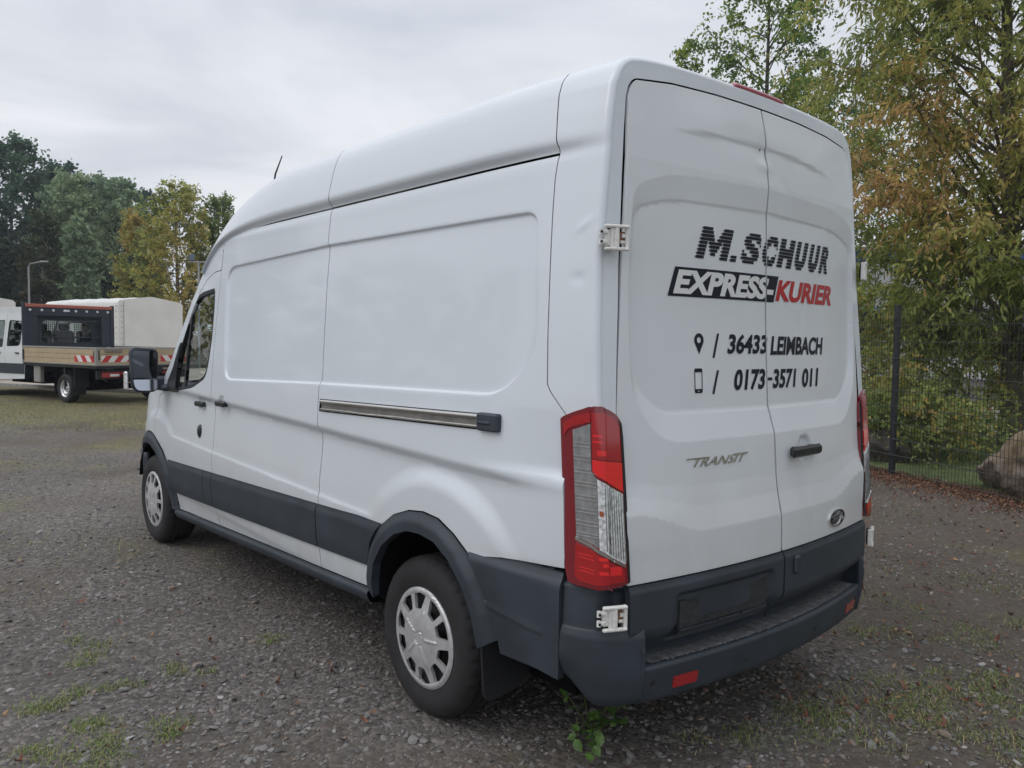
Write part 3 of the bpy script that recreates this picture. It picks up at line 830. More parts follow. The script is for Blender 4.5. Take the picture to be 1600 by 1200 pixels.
# ---- side sliding rail
def on_side(s, t, out): return side_pt(s, t, False)*1.0 + np.array([-out, 0, 0])
for sg, par in ((1, side_l), (-1, side_r)):
    def sd(s, t, o):
        p = side_pt(np.atleast_1d(np.float64(s)), np.atleast_1d(np.float64(t)), True)[0]; return np.array([(p[0] - o)*sg, p[1], p[2]])
    rl = lambda s: 1.318 + (2.13 - s)*.0215
    ss = np.linspace(2.105, .69, 24)
    b = MB()
    for k in range(len(ss)-1):
        q = [sd(ss[k], rl(ss[k]) - .062, .002), sd(ss[k+1], rl(ss[k+1]) - .062, .002), sd(ss[k+1], rl(ss[k+1]) + .001, .002), sd(ss[k], rl(ss[k]) + .001, .002)]
        b.add(q, [[0, 1, 2, 3]])
    rail = b.build('door_rail', M_gap, par)
    b = MB()
    s2 = np.linspace(2.075, .80, 12)
    b.tube([sd(s, rl(s) - .012, .010) for s in s2], .0105, 8)
    auto_smooth(b.build('rail_bar', M_steel, rail), 60)
    b = MB(); b.tube([sd(s, rl(s) - .050, .008) for s in s2], .006, 6)
    auto_smooth(b.build('rail_bar', M_steel, rail), 60)
    b = MB()
    for k in range(len(s2)-1):
        q = [sd(s2[k], rl(s2[k]) - .045, .006), sd(s2[k+1], rl(s2[k+1]) - .045, .006), sd(s2[k+1], rl(s2[k+1]) - .022, .006), sd(s2[k], rl(s2[k]) - .022, .006)]
        b.add(q, [[0, 1, 2, 3]])
    b.build('rail_channel', M_steel_d, rail)
    b = MB(); c = sd(.745, rl(.745) - .030, .008); d = sd(.69, rl(.69) - .03, .008) - sd(.80, rl(.8) - .03, .008)
    ang = math.atan2(d[1], d[0])
    b.box(c, (.115, .036, .068), Matrix.Rotation(ang, 3, 'Z'), .007).box(c + np.array([-.018*sg, .01, -.002]), (.07, .01, .012), Matrix.Rotation(ang, 3, 'Z'), .003)
    auto_smooth(b.build('rail_end_cap', M_trim, rail))

# ---- side door handles
for (hs, ht), (pl, pr) in zip(HANDLES, ((fd_l, fd_r), (sl_l, sl_r))):
    for sg, par in ((1, pl), (-1, pr)):
        p = side_pt(np.array([hs]), np.array([ht]), False)[0]
        b = MB(); b.box((sg*(p[0] - .022), hs, ht), (.020, .150, .034), None, .008).box((sg*(p[0] - .010), hs + .05, ht), (.03, .036, .032), None, .006).box((sg*(p[0] - .010), hs - .05, ht), (.03, .03, .032), None, .006)
        auto_smooth(b.build('door_handle', M_black, par))
for sg, par in ((1, fd_l),):
    p = side_pt(np.array([3.86]), np.array([.985]), False)[0]
    b = MB(); b.lathe([(0, .016), (.02, .014), (.03, .006), (.032, -.004)], 'x', (0, 0, 0), 18)
    V = np.concatenate(b.V)*np.array([-1, 1, 1.5]) + p; b.V = [V]
    auto_smooth(b.build('lock_plug', M_black, par), 50)

# ---- side windows
for nm, hole, o in (('window_trim', True, .003),):
    inner = offset_poly(WIN, .020)
    panel('window_trim', WIN, NR, .012, OS, M_black, (fd_l, fd_r), holes=[inner], gap=.0005, off=-.001, thick=.03)
    panel('window_glass', offset_poly(WIN, .012), NR, .05, OS, M_glass, (fd_l, fd_r), gap=0, off=-.014, thick=0, rim=False)
panel('window_bar', [(4.165, 1.245), (4.135, 1.25), (4.125, 1.85), (4.155, 1.81)], NR, .03, OS, M_black, (fd_l, fd_r), gap=0, off=-.008, thick=.02)
panel('mirror_base', [(4.50, 1.225), (4.30, 1.232), (4.275, 1.40), (4.255, 1.58), (4.28, 1.56), (4.37, 1.40), (4.47, 1.30)], NR, .02, OS, M_black, (fd_l, fd_r), gap=0, off=.012, thick=.03)

# ---- cab interior
b = MB(); b.box((0, 3.46, 1.25), (1.76, .03, 1.50)); b.build('bulkhead', M_grey, van)
b = MB(); b.box((0, 4.2, .58), (1.86, 1.5, .08)).box((0, 4.72, 1.08), (1.7, .42, .26), None, .06).box((-.40, 4.47, 1.14), (.4, .2, .16), None, .04)
auto_smooth(b.build('dashboard', M_black, van))
for x in (-.48, .30, .66):
    b = MB(); b.box((x, 3.86, .95), (.48 if x < 0 else .36, .5, .16), None, .05).box((x, 3.62, 1.28), (.46 if x < 0 else .34, .13, .62), Euler((math.radians(-8), 0, 0)), .05).box((x, 3.575, 1.70), (.25, .09, .20), None, .04)
    b.tube([(x - .06, 3.58, 1.55), (x - .06, 3.575, 1.66)], .008, 6).tube([(x + .06, 3.58, 1.55), (x + .06, 3.575, 1.66)], .008, 6)
    auto_smooth(b.build('seat', M_seat, van))
b = MB(); th = np.linspace(0, 2*PI, 33); ca, sa = np.cos(math.radians(32)), np.sin(math.radians(32))
b.tube([(-.42 + .19*math.cos(t), 4.30 + .19*math.sin(t)*sa, 1.20 + .19*math.sin(t)*ca) for t in th], .014, 8, cap=False).box((-.42, 4.31, 1.20), (.12, .05, .10), None, .02).box((-.42, 4.32, 1.19), (.34, .03, .03), None, .01)
auto_smooth(b.build('steering_wheel', M_black, van))

# ---- door mirrors
for sg in (1, -1):
    def mm(x, y, z): return (sg*x, y, z)
    mr = empty('door_mirror', parent=van)
    # rounded housing: rings of a rounded rectangle, opening towards the rear
    cx, cz, W, Hh = -1.150, 1.375, .205, .335
    rings = []
    for (yy, sc) in ((4.595, .90), (4.600, .985), (4.615, 1.0), (4.66, .97), (4.70, .84), (4.725, .58), (4.73, .2)):
        poly = round_poly([(-W/2*.97, Hh/2), (W/2, Hh/2*.93), (W/2*.93, -Hh/2), (-W/2*.82, -Hh/2*.96)], [.05, .05, .05, .06], 5)
        rings.append([mm(cx + u*sc, yy + u*.10, cz + v*sc) for u, v in poly])
    n = len(rings[0]); b = MB()
    F = [[k*n+i, k*n+(i+1) % n, (k+1)*n+(i+1) % n, (k+1)*n+i] for k in range(len(rings)-1) for i in range(n)] + [[(len(rings)-1)*n+i for i in range(n)]]
    b.add(np.concatenate(rings), F)
    b.box(mm(-1.06, 4.62, 1.275), (.16, .07, .10), None, .02).box(mm(-1.0, 4.60, 1.245), (.10, .20, .05), None, .02)
    b.prism([(4.36, 1.22), (4.66, 1.22), (4.64, 1.27), (4.46, 1.36)], -1.0, -.955, lambda u, v, d: mm(d, u, v))
    auto_smooth(b.build('mirror_housing', M_trim, mr), 40)
    def glass(poly, nm, mt, yy, tilt=0):
        b = MB(); b.prism(poly, 0, .006, lambda u, v, d: mm(cx + u, yy + d - u*.08 + tilt*v, cz + v)); b.build(nm, mt, mr)
    glass(round_poly([(-.085, .147), (.090, .136), (.083, -.062), (-.083, -.058)], [.04, .04, .012, .012], 5), 'mirror_glass', M_mirror, 4.598)
    glass(round_poly([(-.080, -.068), (.082, -.071), (.080, -.152), (-.066, -.148)], [.012, .012, .035, .045], 5), 'wide_mirror', M_mirror2, 4.592, .12)
    b = MB(); b.box(mm(-1.268, 4.635, 1.30), (.022, .055, .13), None, .008); auto_smooth(b.build('side_indicator', M_lampw, mr))
b = MB(); b.tube([(-.645, 3.56, 2.40), (-.628, 3.50, 2.703), (-.607, 3.44, 2.818)], [.007, .006, .0035], 6).lathe([(.02, 0), (.018, .02), (.008, .04)], 'z', (-.645, 3.56, 2.38), 12)
b.build('antenna', M_black, van)
# ---------------------------------------------------------------- rear doors
RS = lambda x, z: rear_pt(x, z)
RSn = lambda x, z: rear_pt(x, z, 0., False)
_g = GAP[1:]
LD = [(-.0045, .792)] + [(-x, z) for x, z in [(.850, .792)]] + [(-x, z) for x, z in _g[1:-1]] + [(-.0045, 2.577)]
LD = [(x + (.004 if -.9 < x < -.5 and z < 2.54 else 0), z - (.004 if z > 2.5 else 0)) for x, z in LD]
EXD = [densify(offset_poly(p, d), .013) for p in (PANE_IN, PANE_OUT) for d in (-.004, .004)]
EXD[0:0] = []
EXD = [e[np.unique((e/.006).round().astype(int), axis=0, return_index=True)[1]] for e in EXD]
ld = panel('rear_door', LD, RS, .0125, OR, M_paint2, van, both=False, gap=.001, extra=EXD)
rd = panel('rear_door', [(-x, z) for x, z in LD][::-1], RS, .0125, OR, M_paint2, van, both=False, gap=.001, extra=EXD)
# lower cladding of the doors
PL = (-.352, .640)          # number plate centre
PREC = round_poly([(-.635, .735), (-.068, .735), (-.052, .548), (-.648, .548)], .03, 4)
def low_off(x, z):
    d = .789 - z
    o = .006 + .010*smooth(0, .025, d) - .085*smooth(.16, .285, d)
    q = poly_sdf(PREC, x, z)
    return o - .020*smooth(-.004, .014, q)
LOWL = [(-.0045, .789), (-.846, .789), (-.842, .60), (-.80, .50), (-.0045, .50)]
lcl = panel('door_cladding', LOWL, RSn, .014, OR, M_trim, ld, both=False, thick=.03, offn=low_off, gap=.001)
rcl = panel('door_cladding', [(-x, z) for x, z in LOWL][::-1], RSn, .014, OR, M_trim, rd, both=False, thick=.03, offn=lambda x, z: low_off(x + 9, z), gap=.001)
def on_rear(x, z, o, relief=True):
    return rear_pt(np.atleast_1d(np.float64(x)), np.atleast_1d(np.float64(z)), o, relief)[0]
def plate_fn(u, v, d):
    p = on_rear(PL[0] + u, PL[1] + v, 0, False); return (p[0], p[1] + .012 - d, p[2])
plate = MB().prism(round_poly([(-.258, .064), (.258, .064), (.258, -.064), (-.258, -.064)], .008, 3), 0, .010, plate_fn).build('plate_holder', M_black, ld)
b = MB().prism(round_poly([(-.252, .058), (.252, .058), (.252, -.040), (-.252, -.040)], .006, 3), .010, .0125, plate_fn); b.build('plate_face', M_plate, plate)
b = MB()
for x0, x1 in ((-.25, -.06), (-.05, .08), (.09, .25)):
    b.prism([(x0, -.043), (x1, -.043), (x1, -.050), (x0, -.050)], .010, .016, plate_fn)
b.build('plate_clip', M_trim, plate)
# grip on the right cladding
b = MB(); p = on_rear(.088, .728, .020, False)
b.box(p, (.040, .022, .078), None, .010); auto_smooth(b.build('grip', M_trim, rd))
# outer handle
b = MB(); p = on_rear(.180, 1.172, .028, False)
for x in np.linspace(0, 1, 2): pass
ang = math.atan2(on_rear(.30, 1.17, 0, False)[1] - on_rear(.08, 1.17, 0, False)[1], .22)
R = Matrix.Rotation(ang, 3, 'Z')
hx = .205
p = on_rear(hx, 1.182, .028, False)
b.box(p, (.240, .024, .044), R, .011).box(p + np.array([.06, .014, 0]), (.05, .03, .04), R, .008).box(p + np.array([-.07, .012, 0]), (.05, .03, .04), R, .008)
auto_smooth(b.build('door_handle', M_black, rd))

# ---- oval badge (dark blue with a bright rim)
def disc_on(nm, cx, cz, a, bb, o0, o1, mt, par, inner=0.):
    b = MB(); n = 40; t = np.linspace(0, 2*PI, n, endpoint=False)
    def ring(k, o): return [on_rear(cx + a*k*math.cos(q), cz + bb*k*math.sin(q), o, False) for q in t]
    if inner:
        R4 = [ring(inner, o0 - .002), ring(inner + .01, o1), ring(1 - .02, o1), ring(1, o0 - .002)]
        b.add(np.concatenate(R4), [[k*n+i, k*n+(i+1) % n, (k+1)*n+(i+1) % n, (k+1)*n+i] for k in range(3) for i in range(n)])
    else:
        R2 = [ring(1, o0), ring(.9, o1), ring(.02, o1 + .001)]
        b.add(np.concatenate(R2), [[k*n+i, k*n+(i+1) % n, (k+1)*n+(i+1) % n, (k+1)*n+i] for k in range(2) for i in range(n)] + [[2*n+i for i in range(n)]])
    return auto_smooth(b.build(nm, mt, par), 50)
BX, BZ = .492, .858
bd = disc_on('badge', BX, BZ, .078, .033, .001, .005, M_badge, rd)
disc_on('badge_rim', BX, BZ, .086, .038, .001, .008, M_chrome, bd, inner=.89)
b = MB()     # hand-script stroke inside the oval
_scr = [[(-.048, .008), (-.040, .014), (-.026, .014), (-.034, .002), (-.044, -.010), (-.052, -.008)], [(-.042, .002), (-.026, .004)],
        [(-.018, .002), (-.024, -.004), (-.018, -.009), (-.011, -.004), (-.018, .002), (-.006, .000)], [(-.004, .002), (-.006, -.009)], [(-.005, -.002), (.004, .002), (.007, .000)],
        [(.022, .002), (.014, -.003), (.018, -.009), (.026, -.002), (.030, .014), (.026, -.006), (.034, -.008), (.048, .0)]]
for st in _scr: b.tube([on_rear(BX + u, BZ + v, .0068, False) for u, v in st], .0009, 5)
b.build('badge_script', M_steel_d, bd)

# ---------------------------------------------------------------- lettering
def text_tris(body, bold=0., res=4, spacing=1.):
    cu = bpy.data.curves.new('tmp', 'FONT'); cu.body = body; cu.size = 1; cu.resolution_u = res; cu.offset = bold; cu.space_character = spacing
    ob = bpy.data.objects.new('tmp', cu); COL.objects.link(ob)
    dg = bpy.context.evaluated_depsgraph_get(); me = bpy.data.meshes.new_from_object(ob.evaluated_get(dg))
    me.calc_loop_triangles()
    V = np.array([v.co[:2] for v in me.vertices]); T = np.array([t.vertices[:] for t in me.loop_triangles])
    bpy.data.objects.remove(ob); bpy.data.curves.remove(cu); bpy.data.meshes.remove(me)
    return V, T
def fit(V, x0, x1, z0, z1, shear=0.):
    lo = V.min(0); hi = V.max(0); q = (V - lo)/(hi - lo)
    w = (x1 - x0) - shear
    return np.stack([x0 + q[:, 0]*w + q[:, 1]*shear, z0 + q[:, 1]*(z1 - z0)], -1)
def lay(name, P, T, off, mt, dx=.026):
    P = np.asarray(P, float) + np.array([dx, 0])
    """lay flat triangles on the rear doors, cut at the seam"""
    out = []
    for par, sg in ((ld, -1), (rd, 1)):
        bm = bmesh.new(); vs_ = [bm.verts.new((p[0], p[1], 0)) for p in P]
        for t in T:
            try: bm.faces.new([vs_[i] for i in t])
            except ValueError: pass
        g = bm.verts[:] + bm.edges[:] + bm.faces[:]
        bmesh.ops.bisect_plane(bm, geom=g, plane_co=(sg*.0045, 0, 0), plane_no=(sg, 0, 0), clear_inner=True)
        for x in np.arange(-.64, .66, .08):
            g = bm.verts[:] + bm.edges[:] + bm.faces[:]
            bmesh.ops.bisect_plane(bm, geom=g, plane_co=(x, 0, 0), plane_no=(1, 0, 0))
        bmesh.ops.triangulate(bm, faces=bm.faces[:])
        bm.verts.index_update()
        V = np.array([v.co[:2] for v in bm.verts]); F = np.array([[v.index for v in f.verts] for f in bm.faces])
        bm.free()
        if len(F) == 0: continue
        X = rear_pt(V[:, 0], V[:, 1], off)
        n = np.cross(X[F[:, 1]] - X[F[:, 0]], X[F[:, 2]] - X[F[:, 0]]); fl = n[:, 1] > 0
        F[fl] = F[fl][:, ::-1]
        out.append(mesh_np(name, X, F, mt, par, smooth=False))
    return out
def text_on(name, body, x0, x1, z0, z1, shear, off, mt, bold=.0, spacing=1.):
    V, T = text_tris(body, bold, spacing=spacing); return lay(name, fit(V, x0, x1, z0, z1, shear), T, off, mt)
def quad(x0, x1, z0, z1, shear):
    return np.array([(x0, z0), (x1 - shear, z0), (x1, z1), (x0 + shear, z1)]), [(0, 1, 2), (0, 2, 3)]
# striped speed lettering: every letter is sliced into bars that end in a point on the left
M_OUT = [(0, 0), (0, 1), (.30, 1), (.50, .50), (.70, 1), (1, 1), (1, 0), (.75, 0), (.75, .60), (.56, .12), (.44, .12), (.25, .60), (.25, 0)]
SP, SF = [], []
def striped(body, x0, x1, z0, z1, shear, bands=9):
    if body == 'M':
        P = np.array(M_OUT); seg = [np.stack([P, np.roll(P, -1, 0)], 1)]
    else:
        V, T = text_tris(body, {'S': .05, 'R': .05, 'C': .065}.get(body, .085)); lo = V.min(0); hi = V.max(0); Q = (V - lo)/(hi - lo); seg = [Q[t][[[0, 1], [1, 2], [2, 0]]] for t in T]
    W = (x1 - x0) - shear; hb = 1/bands
    for k in range(bands):
        vc = (k + .5)*hb; iv = []
        for sg in seg:
            xs = sorted(a[0] + (c[0] - a[0])*(vc - a[1])/(c[1] - a[1]) for a, c in sg if (a[1] - vc)*(c[1] - vc) < 0)
            iv += [(xs[q], xs[q+1]) for q in range(0, len(xs) - 1, 2)]
        iv.sort(); mg = []
        for a, c in iv:
            if mg and a <= mg[-1][1] + 1e-3: mg[-1][1] = max(mg[-1][1], c)
            else: mg.append([a, c])
        for a, c in mg:
            if c - a < .004: continue
            xa = x0 + a*W + shear*vc; xb = x0 + c*W + shear*vc; zc = z0 + vc*(z1 - z0); h = (z1 - z0)*hb*.42
            n = len(SP); sp = .008
            SP.extend([(xa - sp, zc), (xa + .004, zc + h), (xb, zc + h), (xb - .004, zc), (xb - .002, zc - h), (xa + .004, zc - h)])
            SF.extend([(n, n+1, n+5), (n+1, n+2, n+3), (n+1, n+3, n+5), (n+3, n+4, n+5)])
_sx = lambda px: -.478 + (px - 275)/(1140 - 275)*(.530 + .478) + ((px - 275)/865 - ((px - 275)/865)**2)*-.03
for ch, p0, p1 in (('M', 280, 440), ('.', 452, 490), ('S', 510, 612), ('C', 628, 716), ('H', 733, 832), ('U', 849, 930), ('U', 953, 1030), ('R', 1050, 1128)):
    dot = ch == '.'
    striped(ch, _sx(p0), _sx(p1) + (.010 if dot else .045), 1.942, 1.968 if dot else 2.065, .010 if dot else .045, 2 if dot else 9)
lay('lettering', np.array(SP), SF, .0022, M_navy)
P_, T_ = quad(-.614, .068, 1.797, 1.905, .037); lay('lettering_box', P_, T_, .0016, M_navy)
text_on('lettering', 'EXPRESS-', -.588, .046, 1.806, 1.896, .030, .0030, M_whitefilm, .045)
text_on('lettering', 'KURIER', .044, .598, 1.803, 1.892, .030, .0022, M_redfilm, .040)
for z0, z1, xa in ((1.571, 1.664, -.378), (1.434, 1.524, -.384)):
    lay('lettering', *quad(xa, xa + .042, z0, z1, .030), .0022, M_navy)
for s_, x0, x1, z0, z1 in (('36433', -.290, -.012, 1.586, 1.664), ('LEIMBACH', .002, .475, 1.581, 1.659), ('0173', -.258, -.034, 1.443, 1.526), ('-', -.026, .012, 1.478, 1.490), ('3571', .012, .209, 1.443, 1.524), ('011', .252, .420, 1.441, 1.523)):
    text_on('lettering', s_, x0, x1, z0, z1, .016 if s_ not in '/-' else (.03 if s_ == '/' else 0), .0022, M_navy, .034)
# map pin
pc, pr = (-.452, 1.638), .0255
A = [(pc[0] + pr*math.cos(t), pc[1] + pr*math.sin(t)) for t in np.linspace(math.radians(-28), math.radians(208), 22)]
outl = A + [(pc[0] - .012, pc[1] - .030), (pc[0], pc[1] - .053), (pc[0] + .012, pc[1] - .030)]
inl = [(pc[0] + .0115*math.cos(t), pc[1] + .0115*math.sin(t)) for t in np.linspace(0, 2*PI, 16, endpoint=False)]
def poly_tris(outer, holes=()):
    lp = [np.array(outer)] + [np.array(h) for h in holes]; pts = np.concatenate(lp); ed = []; o = 0
    for l in lp: ed += [(o+i, o+(i+1) % len(l)) for i in range(len(l))]; o += len(l)
    vo, _, fo, _, _, _ = delaunay_2d_cdt([Vector(p) for p in pts], ed, [], 0, 1e-7, False)
    Q = np.array([tuple(p) for p in vo]); F = np.array([f for f in fo]); c = Q[F].mean(1)
    k = poly_sdf(lp[0], c[:, 0], c[:, 1]) > 0
    for h in lp[1:]: k &= poly_sdf(h, c[:, 0], c[:, 1]) < 0
    return Q, F[k]
lay('pin_symbol', *poly_tris(outl, [inl]), .0022, M_navy)
ph = lambda a, b_, c, d, r: round_poly([(a, c), (b_, c), (b_, d), (a, d)], r, 3)
lay('phone_symbol', *poly_tris(ph(-.481, -.438, 1.440, 1.532, .007), [ph(-.4775, -.4415, 1.455, 1.518, .001), [(-.465 + .0, 1.449), (-.455, 1.449), (-.455, 1.445), (-.465, 1.445)]]), .0022, M_navy)
# raised chrome name on the left door, an underline running from its first letter
V_, T_ = text_tris('TRANSIT', .012, spacing=1.0)
Pt = fit(V_, -.530, -.199, 1.172, 1.205, .030)
lo_ = lay('name_badge', Pt, T_, .0055, M_steel, 0)
lay('name_badge', *quad(-.548, -.42, 1.201, 1.206, .004), .0055, M_steel, 0)
lay('name_badge', *quad(-.28, -.192, 1.202, 1.207, .004), .0055, M_steel, 0)
for x, z in ((-.24, 2.392), ):
    p = on_rear(x*.15, 2.405, .003); MB().lathe([(0, -.003), (.004, -.002), (.0045, 0)], 'y', p, 10).build('rubber_stop', M_steel_d, ld)

# ---------------------------------------------------------------- tail lamps
def corner_n(c, t):
    e = 2e-3
    n = np.cross(corner_pt(c + e, t) - corner_pt(c - e, t), corner_pt(c, t + e) - corner_pt(c, t - e))
    n /= np.linalg.norm(n, axis=-1)[..., None] + 1e-15
    return n
_ck = np.array([-.2, 0, 1, 2, 3, 4]); 
def LS(c, t):     # the lamp is straight from top to bottom
    c = np.asarray(c, float); t = np.asarray(t, float); c, t = np.broadcast_arrays(c, t)
    a = corner_pt(c, np.full(t.shape, .80)); b_ = corner_pt(c, np.full(t.shape, 1.40)); f = ((t - .80)/.60)[..., None]
    p = a*(1 - f) + b_*f; p[..., 2] = t; return p
L_OUT = [(.02, 1.358), (.10, 1.366), (.48, 1.386), (.85, 1.402), (1.3, 1.410), (1.81, 1.408), (2.40, 1.394), (2.80, 1.379), (3.20, 1.350), (3.24, 1.30), (3.22, 1.09), (3.12, .81), (2.6, .799), (1.57, .796), (1.17, .793), (.38, .793), (.10, .80), (.02, .84)]
OL = (-.7, -.7, 0)
def lamp_pt(c, t): return LS(c, t)
def lamp_off(base):
    return lambda c, t: base + .008 + 0*c + .006*smooth(0, .25, c)*(1 - smooth(2.9, 3.25, c))
lamps = []
for sg in (0, 1):
    lamps.append(empty('tail_lamp', parent=van))
def lamp(nm, poly, base, mt, step=(.06, .012), gap=0., thick=.006):
    V, F, N = panel_data(poly, lamp_pt, step, OL, gap=gap, thick=thick, offn=lamp_off(base))
    F3 = F; o = []
    o.append(mesh_np(nm, V, F3, mt, lamps[0], normals=N)); o.append(mesh_np(nm, V*FLIP, F3[:, ::-1].copy(), mt, lamps[1], normals=N*FLIP))
    return o
lamp('lamp_housing', L_OUT, .0, M_redd, thick=.035)
lamp('lamp_edge', [(3.02, 1.36), (3.20, 1.345), (3.24, 1.30), (3.22, 1.09), (3.12, .81), (2.98, .805), (3.0, 1.09), (3.04, 1.30)], .002, M_black)
lamp('red_lens', [(.16, 1.346), (.50, 1.372), (1.05, 1.392), (1.10, 1.36), (.48, 1.338), (.30, 1.325), (.16, 1.30)], .0035, M_red)
lamp('brake_lens', [(1.16, 1.388), (1.9, 1.388), (2.60, 1.368), (2.94, 1.335), (2.94, 1.22), (1.12, 1.235)], .0035, M_red)
lamp('reflector_lens', [(1.12, 1.231), (2.94, 1.216), (2.92, 1.118), (1.26, 1.180), (1.12, 1.196)], .005, M_redb)
lamp('clear_lens', [(.46, 1.325), (1.04, 1.352), (1.04, 1.192), (1.24, 1.172), (1.34, 1.168), (1.34, .935), (.46, .962)], .0035, M_lamp)
lamp('indicator_lens', [(1.36, 1.166), (2.90, 1.110), (2.84, .872), (1.36, .930)], .0045, M_lampw)
lamp('red_lens', [(.44, .942), (2.78, .858), (2.76, .815), (1.6, .812), (1.15, .808), (.50, .810), (.36, .83)], .0035, M_red)
lamp('bright_bar', [(.44, .962), (.44, .951), (2.82, .862), (2.82, .870), (1.4, .926)], .0065, M_chrome)
for t in (1.283, 1.27, 1.238, 1.225, 1.195, 1.183, 1.150, 1.138, 1.105, 1.093, 1.060, 1.048, 1.018, 1.006, .978, .968):
    c1 = 1.0 if t > 1.19 else 1.30
    lamp('chrome_rib', [(.47, t + .0012), (c1, t + .0012), (c1, t - .0022), (.47, t - .0022)], .0055, M_chrome, step=(.3, .01), thick=.003)
for c in np.arange(1.72, 2.85, .14):
    tt = 1.166 - (c - 1.36)*.0364 - .006; tb = .930 - (c - 1.36)*.039 + .008
    lamp('lens_flute', [(c, tt), (c + .05, tt - .001), (c + .05, tb), (c, tb)], .0062, M_lamp, step=(.3, .05), thick=.003)
lamp('amber_bulb', [(1.42, 1.062), (1.62, 1.056), (1.62, 1.040), (1.42, 1.044)], .0070, M_amber, step=(.3, .05))
for t0, t1, c0, c1 in ((.905, .893, 1.3, 1.8), (.858, .846, 1.3, 1.8), (.885, .872, 1.5, 1.8), (1.262, 1.245, 1.4, 1.9), (1.315, 1.308, 1.2, 1.7), (1.295, 1.288, 1.2, 1.7), (.870, .842, 2.0, 2.6)):
    lamp('bulb_glow', [(c0, t0), (c1, t0 - .003), (c1, t1 - .003), (c0, t1)], .0048, M_redb, step=(.3, .05), thick=.002)
for t in (.908, .896, .862, .850):
    lamp('lens_rib', [(.52, t), (.98, t - .003), (.98, t - .0055), (.52, t - .0025)], .0048, M_redb, step=(.3, .05), thick=.002)
# high brake lamp on the roof edge
tt = np.linspace(TMAX - .205, TMAX - .0001, 16)
V1, F1 = grid_data(np.linspace(.96, 1.72, 8), tt, lambda c, t: corner_pt(c, t) + corner_n(c, t)*(.012*np.sin(np.clip((c - .96)/.76, 0, 1)*PI)**.5 *np.clip((t - tt[0])/.02, .0, 1) - .001)[:, None], (0, -1, 1))
Fl = F1[:, ::-1]
n1 = len(V1)
VV = np.concatenate([V1, V1*FLIP]); FF_ = np.concatenate([F1, Fl + n1])
brl = mesh_np('high_brake_lamp', VV, FF_, mat('brake_lamp_red', (.42, .09, .13), rough=.15, coat=1), van)

# ---------------------------------------------------------------- hinges
def hinge(pos, ang, par, k=1.):
    """white door hinge; local x along the plate, z out of the body"""
    e = empty('hinge', parent=par); e.location = pos; e.rotation_euler = (0, 0, ang); e.scale = (.82, .82, .82)
    b = MB()
    o = lambda a, z, n: (a, -n, z)
    # frame shaped like a capital I
    b.box(o(.012, .046, .028), (.108, .020, .014), None, .004).box(o(.012, -.046, .028), (.108, .020, .014), None, .004)
    b.box(o(.012, 0, .027), (.020, .018, .090), None, .004)
    b.box(o(.060, .0, .018), (.016, .026, .100), None, .004)
    auto_smooth(b.build('hinge_arm', M_hinge, e))
    b = MB(); b.box(o(.040, .002, .012), (.036, .012, .050), None, .003)
    b.build('hinge_leaf', M_rust, e)
    b = MB(); b.box(o(.047, .010, .016), (.020, .014, .018), None, .003).box(o(.044, -.016, .016), (.026, .014, .014), None, .003)
    b.box(o(-.022, 0, .014), (.034, .016, .066), None, .003)
    for z in (.022, -.018):
        b.box(o(-.040, z, .018), (.036, .020, .017), None, .004); b.tube([o(-.056, z - .012, .020), o(-.056, z + .012, .020)], .009, 10)
    b.tube([o(-.004, -.046, .022), o(-.004, .046, .022)], .010, 12)
    auto_smooth(b.build('hinge_leaf', M_hinge, e))
    b = MB(); b.box(o(.012, 0, .002), (.060, .010, .085)); b.build('hinge_gap', M_gap, e)
    for z in (.022, -.018): MB().lathe([(0, -.008), (.0055, -.008), (.0055, 0)], 'y', o(-.056, z, .026), 8).build('hinge_bolt', M_black, e)
    return e
for z, ox in ((1.978, .0), (.700, .0)):
    for sg in (1, -1):
        p = corner_pt(np.array([2.45]), np.array([z]))[0]
        if z < 1: p = np.array([-.915, .212, z])
        else: p = p + np.array([-.018, -.010, 0])
        p = p + np.array([-.006, -.012, 0])
        hinge((p[0]*sg, p[1], p[2]), math.radians(-24*sg) if sg > 0 else math.radians(24), van)
for o in [o for o in van.children if o.name.startswith('hinge') and o.location.x > 0]: o.scale = (-.82, .82, .82)

# ---------------------------------------------------------------- rear bumper with step
BP = np.array([(-1.0, .62), (-1.003, .50), (-.998, .40), (-.985, .33), (-.960, .268), (-.925, .222), (-.88, .190), (-.83, .165), (-.79, .148)])
def plan(n=60):
    P = BP; d = np.r_[0, np.cumsum(np.hypot(*np.diff(P, axis=0).T))]; q = np.linspace(0, d[-1], n)
    return pchip(d, P[:, 0])(q), pchip(d, P[:, 1])(q)
px, py = plan(60)
k0 = np.searchsorted(-py, -.372)
def block2(u, v):
    i = np.clip(u, 0, 1)*(len(px) - 1 - k0) + k0
    ii = np.arange(len(px))
    x = np.interp(i, ii, px); y = np.interp(i, ii, py)
    tx = np.interp(i, ii, np.gradient(px)); ty = np.interp(i, ii, np.gradient(py)); L = np.hypot(tx, ty); tx /= L; ty /= L
    nx, ny = ty, -tx            # outward
    z = np.interp(v, [0, .06, .55, .60, .66, .92, 1], [.352, .368, .612, .636, .640, .780, .795]); z = z + .10*(1 - smooth(.0, .48, u))*np.clip((.60 - z)/.25, 0, 1)
    o = np.interp(v, [0, .06, .30, .55, .60, .66, .92, 1], [-.070, -.022, .0, -.004, -.012, -.016, -.022, -.040])
    rear = smooth(.40, .70, u)
    cut = np.interp(v, [.55, .60, .64, .88, .93, 1], [0, -.004, -.036, -.040, -.008, .0])*rear
    return np.stack([x + nx*(o + cut), y + ny*(o + cut), z], -1)
